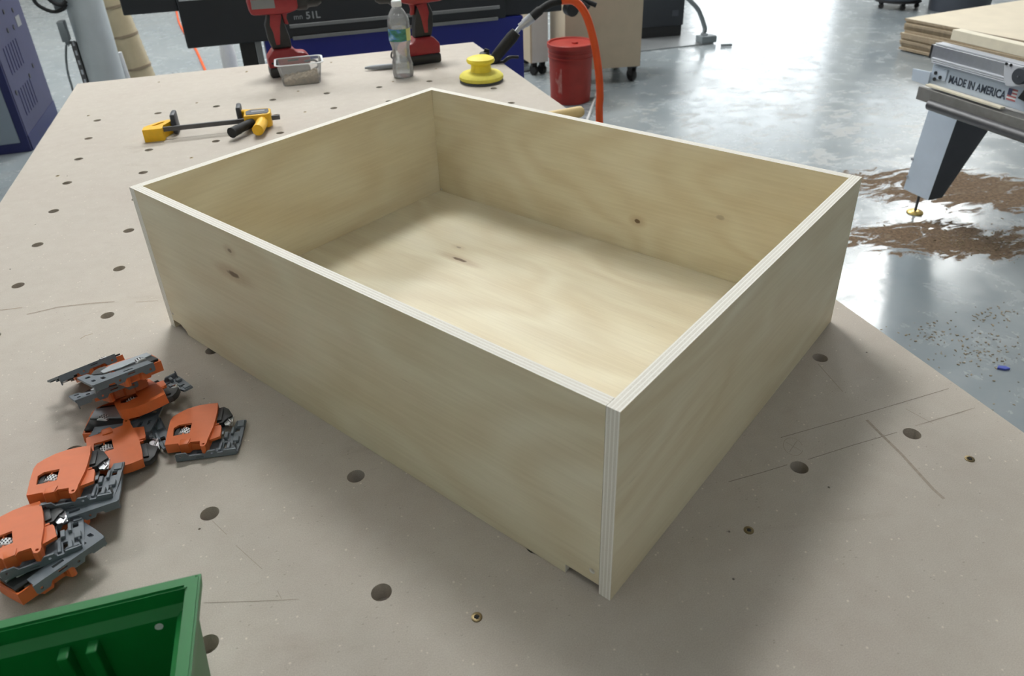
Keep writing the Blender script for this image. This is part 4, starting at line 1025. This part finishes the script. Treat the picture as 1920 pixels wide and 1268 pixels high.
for (x, y) in [(0.05, 0.06), (wd - 0.04, 0.06), (0.05, dpt - 0.06), (wd - 0.04, dpt - 0.06)]:
    bm = new_bm(); lathe(bm, [(0.010, -0.016), (0.040, -0.016), (0.044, -0.011), (0.044, 0.011), (0.040, 0.016), (0.010, 0.016)], 24, 0, (x, y, 0.0445), (0.9, 0.3, 0)); cs_ = mesh_obj('caster', bm, 'rubber', cart, 40)
    bm = new_bm(); prism(bm, [(-0.018, 0.045), (0.018, 0.045), (0.03, 0.105), (-0.03, 0.105)], -0.022, -0.0185, (), ((x, y, 0), (0.3, -0.9, 0), (0, 0, 1), (0.9, 0.3, 0))); prism(bm, [(-0.018, 0.045), (0.018, 0.045), (0.03, 0.105), (-0.03, 0.105)], 0.0185, 0.022, (), ((x, y, 0), (0.3, -0.9, 0), (0, 0, 1), (0.9, 0.3, 0))); box(bm, x - 0.035, x + 0.035, y - 0.035, y + 0.035, 0.1052, 0.1148); mesh_obj('fork', bm, 'darksteel', cs_)
a = hz(1120, 172, 0.006); b = hz(1100, 228, 0.006)
bm = new_bm(); tube(bm, [a + Vector((0.02, 0.05, 0)), a, b, b + (b - a) * 0.4], 0.009, 10)
tag(mesh_obj('white_rod', bm, 'whitecable', None, 60), 'thin white rod lying on the floor by the orange hose', 'rod')
a = hz(990, 133, 0.02); b = hz(1022, 127, 0.02)
bm = new_bm(); tube(bm, [a + (a - b) * 0.8, a, b], 0.008, 8)
tag(mesh_obj('floor_pipe', bm, 'darksteel', None, 60), 'thin dark pipe lying on the floor beside the tan cart', 'pipe')
pa, pb = hz(1206, 75, 0.0), hz(1279, 69, 0.0)
ex = (pb - pa).normalized()
ps = hz(1196, 98, 0.0); pe = hz(1338, 82, 0.0); exs = (pe - ps).normalized()
bm = new_bm(); nrm_ = Vector((-exs.y, exs.x, 0)); prism(bm, [(-0.4, 0), ((pe - ps).length, 0), ((pe - ps).length, 0.9), (-0.4, 0.9)], 0.0004, 0.010, (), (ps, exs, nrm_, (0, 0, 1)))
tag(mesh_obj('floor_plate', bm, 'plate'), 'flat steel plate on the floor under the dark machine', 'plate')
bx_ = thing('dust_collector', 'dark charcoal box machine standing on the steel floor plate', 'machine', (pa.x, pa.y, 0.0102), (0, 0, math.atan2(ex.y, ex.x)))
ww = (pb - pa).length
bm = new_bm(); box(bm, -0.06, ww, 0.0, 0.42, 0.09, 1.0, 0.006); mesh_obj('housing', bm, 'darkbox', bx_, 40)
bm = new_bm(); box(bm, -0.05, ww - 0.01, 0.012, 0.41, 0.0, 0.0898); mesh_obj('base', bm, 'black', bx_)
bm = new_bm(); box(bm, ww - 0.11, ww - 0.05, -0.002, -0.0002, 0.17, 0.22, 0.0004); mesh_obj('rating_plate', bm, 'charcoal', bx_)
tb_ = hz(1328, 84, 0.0)
ob = thing('floor_outlet', 'grey floor outlet box at the end of the steel plate', 'outlet box', (tb_.x, tb_.y + 0.06, 0.0102))
bm = new_bm(); box(bm, -0.06, 0.085, -0.05, 0.05, 0, 0.055, 0.006); mesh_obj('box', bm, 'boxgrey', ob, 40)
bm = new_bm(); lathe(bm, [(0.03, 0.0552), (0.03, 0.075), (0.02, 0.08)], 18, 0, (-0.01, 0, 0)); mesh_obj('collar', bm, 'steel', ob, 40)
oc = Vector((tb_.x - 0.01, tb_.y + 0.06, 0.093)); OY = oc.y
bm = new_bm(); cp = spline([oc, hy(1321, 50, OY), hy(1310, 20, OY), hy(1295, 2, OY), hy(1286, -6, OY + 0.02)], 14)
tube(bm, cp, [0.020 if i % 2 else 0.0175 for i in range(len(cp))], 12)
tag(mesh_obj('flexible_conduit', bm, 'boxgrey', None, 30), 'grey flexible conduit arching from the dark machine to the floor outlet', 'conduit')
bm = new_bm(); tube(bm, [hz(1352, 85, 0.012), hz(1372, 84, 0.012)], 0.011, 10)
tag(mesh_obj('short_offcut', bm, 'boxgrey', None, 60), 'short grey offcut on the floor past the outlet box', 'offcut')

# ------------------------------------------------------------------ rubbish bins
def tbin(u0, u1, v, label, dolly):
    a, b = hz(u0, v, 0.0), hz(u1, v, 0.0); r_ = (b - a).length / 2; c = (a + b) / 2; d = (c - CAM); d.z = 0; d.normalize(); c = c + d * r_ * 0.9
    t = thing('rubbish_bin', label, 'bin', (c.x, c.y, 0))
    z0 = 0.085 if dolly else 0.0
    bm = new_bm(); lathe(bm, [(r_ * 0.98, z0), (r_, z0 + 0.01), (r_ * 1.12, z0 + 0.66), (r_ * 1.18, z0 + 0.66), (r_ * 1.18, z0 + 0.70), (r_ * 1.08, z0 + 0.70), (r_ * 0.95, z0 + 0.03)], 36); mesh_obj('barrel', bm, 'bingrey', t, 40)
    if dolly:
        bm = new_bm(); lathe(bm, [(r_ * 0.9, 0.062), (r_ * 1.04, 0.064), (r_ * 1.04, 0.082), (r_ * 0.95, 0.0848)], 36); mesh_obj('dolly', bm, 'black', t, 40)
        for k in range(5):
            an = 2 * PI * k / 5 + 0.5; x, y = r_ * 0.85 * math.cos(an), r_ * 0.85 * math.sin(an)
            bm = new_bm(); lathe(bm, [(0.008, -0.012), (0.022, -0.012), (0.024, 0.0), (0.022, 0.012), (0.008, 0.012)], 18, 0, (x, y, 0.0245), (1, 0.3 * k, 0)); box(bm, x - 0.013, x + 0.013, y - 0.013, y + 0.013, 0.04, 0.0618); mesh_obj('caster', bm, 'rubber', t, 40)
    return t
tbin(1637, 1722, 20, 'dark grey rubbish bin on a wheeled dolly beyond the sheet stack', True)
tbin(1738, 1850, 26, 'dark grey rubbish bin standing straight on the floor behind the sheet stack', False)

# ------------------------------------------------------------------ stack of wood sheets
s0 = hz(1691, 95, 0.0)
HT = 0.245; nsh = 13; t_ = 0.018
A = hz(1699, 34, HT); B = hz(1905, 2, HT); C3 = hz(1775, 55, HT)
exx = (B - A); exx.z = 0; exx.normalize(); eyy = (C3 - A); eyy.z = 0; eyy.normalize()
lx_, ly_ = 2.44, 1.22
random.seed(11)
sh0 = None
for k in range(nsh):
    z = 0.011 + k * (t_ + 0.0002)
    j1, j2 = random.uniform(-0.02, 0.012), random.uniform(-0.012, 0.012)
    if sh0 is None:
        bm = new_bm(); prism(bm, [(0, 0), (lx_, 0), (lx_, -ly_), (0, -ly_)], 0, t_, (), None, 0, 1); o = mesh_obj('wood_sheet', bm, ['plysheet', 'plyside']); sh0 = o
    else: o = sh0.copy(); COL.objects.link(o)
    o.rotation_euler = (0, 0, math.atan2(exx.y, exx.x)); o.location = (A.x + j1, A.y + j2, z)
    tag(o, 'pale wood sheet lying flat in the stack beyond the saw' if k < nsh - 1 else 'topmost pale wood sheet of the stack beyond the saw', 'sheet', 'wood sheets stacked on the floor')
for k in range(3):
    bm = new_bm(); box(bm, 0.12 + k * 1.0, 0.20 + k * 1.0, -ly_ + 0.03, -0.03, 0.0003, 0.0106)
    o = mesh_obj('bearer', bm, 'timber'); o.location = (A.x, A.y, 0); o.rotation_euler = (0, 0, math.atan2(exx.y, exx.x))
    tag(o, 'thin timber bearer under the stack of wood sheets', 'timber', 'bearers under the wood sheets')

# ------------------------------------------------------------------ saw outrigger: beam, rails, fence strip, leg
SX = 2.865
saw = thing('saw_outrigger', 'pale grey saw table rail printed MADE IN AMERICA on a tapered leg', 'saw')
def yz(u, v): p = hx(u, v, SX); return (p.y, p.z)
YE = -1.6                                                    # runs on out of frame, towards the viewer
def rail(name, u0, vt, vb, dx0, dx1, m, par=saw, bev=0.002, ue=None):
    """horizontal bar along y at the saw's face: its upper and lower edges at pixel column u0"""
    y0, zt2 = yz(u0, vt); _, zb2 = yz(u0, vb)
    bm = new_bm(); box(bm, SX + dx0, SX + dx1, YE, y0, zb2, zt2, bev); return mesh_obj(name, bm, m, par)
rail('lower_rail', 1734, 160, 186, -0.030, 0.05, 'railgrey')
y0, zr = yz(1757, 194); bm = new_bm(); tube(bm, [(SX - 0.036, y0, zr), (SX - 0.036, YE, zr)], 0.020, 14); mesh_obj('round_rail', bm, 'darksteel', saw, 40)
y0, zs = yz(1745, 158); y1_, _ = yz(1840, 190)
bm = new_bm(); box(bm, SX - 0.026, SX - 0.004, y1_ - 0.1, y0, zs - 0.003, zs + 0.004, 0.001); mesh_obj('wear_strip', bm, 'creamwood', saw)
face = rail('face_panel', 1751, 117, 158, 0.0, 0.05, 'paleblue')
ext = rail('extrusion', 1753, 83, 110, -0.006, 0.045, 'alu')
for (va, vb) in [(107, 109.5), (110.5, 113), (114, 116.5)]: rail('lower_rib', 1752, va, vb, -0.014, -0.0062, 'alupaint', ext, 0.0008)
for k, dx in enumerate((0.0, 0.014, 0.028)):
    y0, zt2 = yz(1755, 83); bm = new_bm(); box(bm, SX - 0.004 + dx, SX + 0.004 + dx, YE, y0 - 0.0, zt2 + 0.0002, zt2 + 0.006, 0.0008); mesh_obj('upper_rib', bm, 'alupaint', ext)
y0, z0 = yz(1768, 74); _, z1 = yz(1768, 57)
bm = new_bm(); box(bm, SX + 0.035, SX + 0.075, YE, y0 - 0.0, z0 - 0.004, z1 + 0.002, 0.002); fence = mesh_obj('fence_strip', bm, 'creamwood', saw)
y0, z0 = yz(1750, 112); _, z1 = yz(1750, 84)
bm = new_bm(); box(bm, SX + 0.004, SX + 0.045, y0 + 0.006, y0 + 0.03, z0, z1, 0.003); mesh_obj('end_cap', bm, 'black', saw)
a, b, c4, d4 = yz(1716, 128), yz(1752, 125), yz(1752, 150), yz(1714, 150)
bm = new_bm(); prism(bm, [a, (b[0], a[1] + 0.006), (b[0], d4[1] + 0.0), d4], 0, 0.006, (), ((SX - 0.012, 0, 0), (0, 1, 0), (0, 0, 1), (1, 0, 0))); mesh_obj('bracket', bm, 'paleblue', saw)
y0, z0 = yz(1753, 128); y1_, z1 = yz(1772, 158)
bm = new_bm(); box(bm, SX - 0.005, SX - 0.0002, y1_, y0, z1 + 0.01, z0 + 0.008, 0.0008); bp2 = mesh_obj('bolt_plate', bm, 'paleblue', saw)
for (u, v) in [(1757, 136.5), (1765, 145), (1754.5, 148)]:
    y, z = yz(u, v); bm = new_bm(); lathe(bm, [(0.007, 0.0), (0.007, 0.003)], 12, 0, (SX - 0.0052, y, z), (-1, 0, 0)); mesh_obj('bolt', bm, 'black', bp2, 40)
# lettering runs towards the viewer (-y)
ty0, tz0 = yz(1777.5, 156); ty1, tz1 = yz(1883, 187)
size = 0.040
o = text_obj('lettering', 'MADE IN AMERICA', size, Matrix.Identity(4), 'darklettering', saw, 0.0004, 1.0, 0.022)
xsv = [v.co.x for v in o.data.vertices]; wtx = max(xsv) - min(xsv)
o.data.transform(frame((SX - 0.0009, ty0, (tz0 + tz1) / 2 + 0.002), (0, -1, 0), (0, 0, 1), (-1, 0, 0)) @ Matrix.Diagonal((abs(ty1 - ty0) / wtx, 1, 1, 1)))
fy0, fz0 = yz(1889, 177); fy1, fz1 = yz(1903, 190.5)
fh = 0.040; fw = abs(fy1 - fy0); fz = (tz0 + tz1) / 2 + 0.004
bm = new_bm()
for k in range(7): box(bm, SX - 0.001, SX - 0.0002, fy0 - fw, fy0, fz + fh * k / 7, fz + fh * (k + 1) / 7, 0, 2, k % 2)
flg = mesh_obj('flag_print', bm, ['flagred', 'white'], saw)
bm = new_bm(); box(bm, SX - 0.0014, SX - 0.00102, fy0 - fw * 0.45, fy0, fz + fh * 3 / 7, fz + fh); mesh_obj('flag_canton', bm, 'flagblue', flg)
p_ = hx(1911, 143, SX - 0.035); y, z = p_.y, p_.z; bm = new_bm(); lathe(bm, [(0.025, 0.0), (0.028, 0.003), (0.028, 0.018), (0.025, 0.022)], 32, 0, (SX - 0.016, y, z), (-1, 0, 0)); kn = mesh_obj('stop_knob', bm, 'charcoal', saw, 40)
bm = new_bm(); lathe(bm, [(0.003, 0.0), (0.003, 0.003)], 10, 0, (SX - 0.0382, y, z), (-1, 0, 0)); mesh_obj('knob_screw', bm, 'steel', kn, 40)
yy0, zz0 = yz(1891, 116); bm = new_bm(); prism(bm, [(yy0, zz0), (yy0 - 0.10, zz0), (yy0 - 0.10, zz0 - 0.06), (yy0 - 0.03, zz0 - 0.075), (yy0 - 0.008, zz0 - 0.04)], 0, 0.012, (), ((SX - 0.0185, 0, 0), (0, 1, 0), (0, 0, 1), (1, 0, 0)), bevel=0.002); sb_ = mesh_obj('stop_bracket', bm, 'alupaint', saw)
for (u, v) in [(1895.5, 118.5), (1904, 121)]:
    y, z = yz(u, v); bm = new_bm(); lathe(bm, [(0.005, 0.0), (0.005, 0.003)], 10, 0, (SX - 0.0187, y, z), (-1, 0, 0)); mesh_obj('bolt', bm, 'black', sb_, 40)
bm = new_bm(); y, z = yz(1922, 173); prism(bm, [(y + 0.012, z - 0.022), (y - 0.06, z - 0.035), (y - 0.01, z + 0.03)], 0, 0.01, (), ((SX - 0.0105, 0, 0), (0, 1, 0), (0, 0, 1), (1, 0, 0))); mesh_obj('lever', bm, 'black', saw)
# tapered leg
lt = hz(1753, 176, zr + 0.02); LXF = 3.012
def lx(u, v): p = hx(u, v, LXF); return p.y, p.z
q = [lx(1754, 176), lx(1806, 206), lx(1741, 372), lx(1693, 358)]
ytop1, ytop0 = q[0][0], q[1][0]; ybot1, ybot0 = q[3][0], q[2][0]; zb2 = (q[2][1] + q[3][1]) / 2; zt2 = (q[0][1] + q[1][1]) / 2 + 0.12
bm = new_bm()
P = [(LXF, ytop1, zt2), (LXF, ytop0, zt2), (LXF + 0.30, ytop0, zt2), (LXF + 0.30, ytop1, zt2), (LXF, ybot1, zb2), (LXF, ybot0, zb2), (LXF + 0.075, ybot0, zb2), (LXF + 0.075, ybot1, zb2)]
vv = [bm.verts.new(p) for p in P]
for f in ((0, 1, 2, 3), (7, 6, 5, 4), (0, 4, 5, 1), (1, 5, 6, 2), (2, 6, 7, 3), (3, 7, 4, 0)): bm.faces.new([vv[i] for i in f])
for f in bm.faces: f.material_index = 0
bm.faces.ensure_lookup_table(); bm.faces[3].material_index = 1
mesh_obj('leg', bm, ['paleblue', 'charcoal'], saw)
fp = hz(1715, 399, 0.0); fx, fy = fp.x, fp.y
bm = new_bm(); tube(bm, [(fx, fy, 0.010), (fx, fy, zb2 + 0.01)], 0.006, 10); mesh_obj('foot_stem', bm, 'darksteel', saw, 40)
bm = new_bm(); lathe(bm, [(0.034, 0.0003), (0.034, 0.006), (0.028, 0.010), (0.010, 0.012)], 24, 0, (fx, fy, 0)); mesh_obj('foot_disc', bm, 'gold', saw, 40)
for (u, v) in [(1711, 298), (1702, 331)]:
    y, z = lx(u, v); bm = new_bm(); lathe(bm, [(0.006, 0.0), (0.006, 0.003)], 12, 0, (LXF - 0.0002, y, z), (-1, 0, 0)); mesh_obj('bolt', bm, 'steel', saw, 40)

# ------------------------------------------------------------------ floor litter
p = hz(1880, 692, 0.0); bm = new_bm(); prism(bm, [(-0.018, -0.006), (0.004, -0.009), (0.02, 0.0), (0.01, 0.008), (-0.012, 0.007)], 0.0004, 0.007, (), None, bevel=0.001)
o = mesh_obj('plastic_scrap', bm, 'bluescrap'); o.location = p; o.rotation_euler = (0, 0, -0.6); tag(o, 'small blue plastic scrap lying on the concrete floor', 'scrap')
random.seed(5); bm = new_bm()
def chips(uv, n, su, sv, smin, smax):
    for _ in range(n):
        p = hz(uv[0] + random.gauss(0, su), uv[1] + random.gauss(0, sv), 0.0); s = random.uniform(smin, smax); a = random.uniform(0, PI)
        tmp = new_bm(); box(tmp, -s, s, -s * random.uniform(0.2, 0.6), s * 0.3, 0.0003, random.uniform(0.001, 0.003))
        mt = Matrix.Translation(p) @ Matrix.Rotation(a, 4, 'Z'); merge(bm, tmp, mt)
chips((1835, 655), 110, 34, 22, 0.0015, 0.005); chips((1755, 628), 40, 22, 12, 0.0015, 0.005); chips((1870, 590), 40, 30, 12, 0.0015, 0.006); chips((1690, 660), 30, 40, 30, 0.001, 0.004); chips((1880, 760), 20, 40, 40, 0.001, 0.004)
chips((1840, 455), 160, 60, 14, 0.0015, 0.006)
tag(mesh_obj('wood_chip_litter', bm, 'chip'), 'scattered wood chips and sawdust on the concrete floor by the saw', 'litter', None, 'stuff')
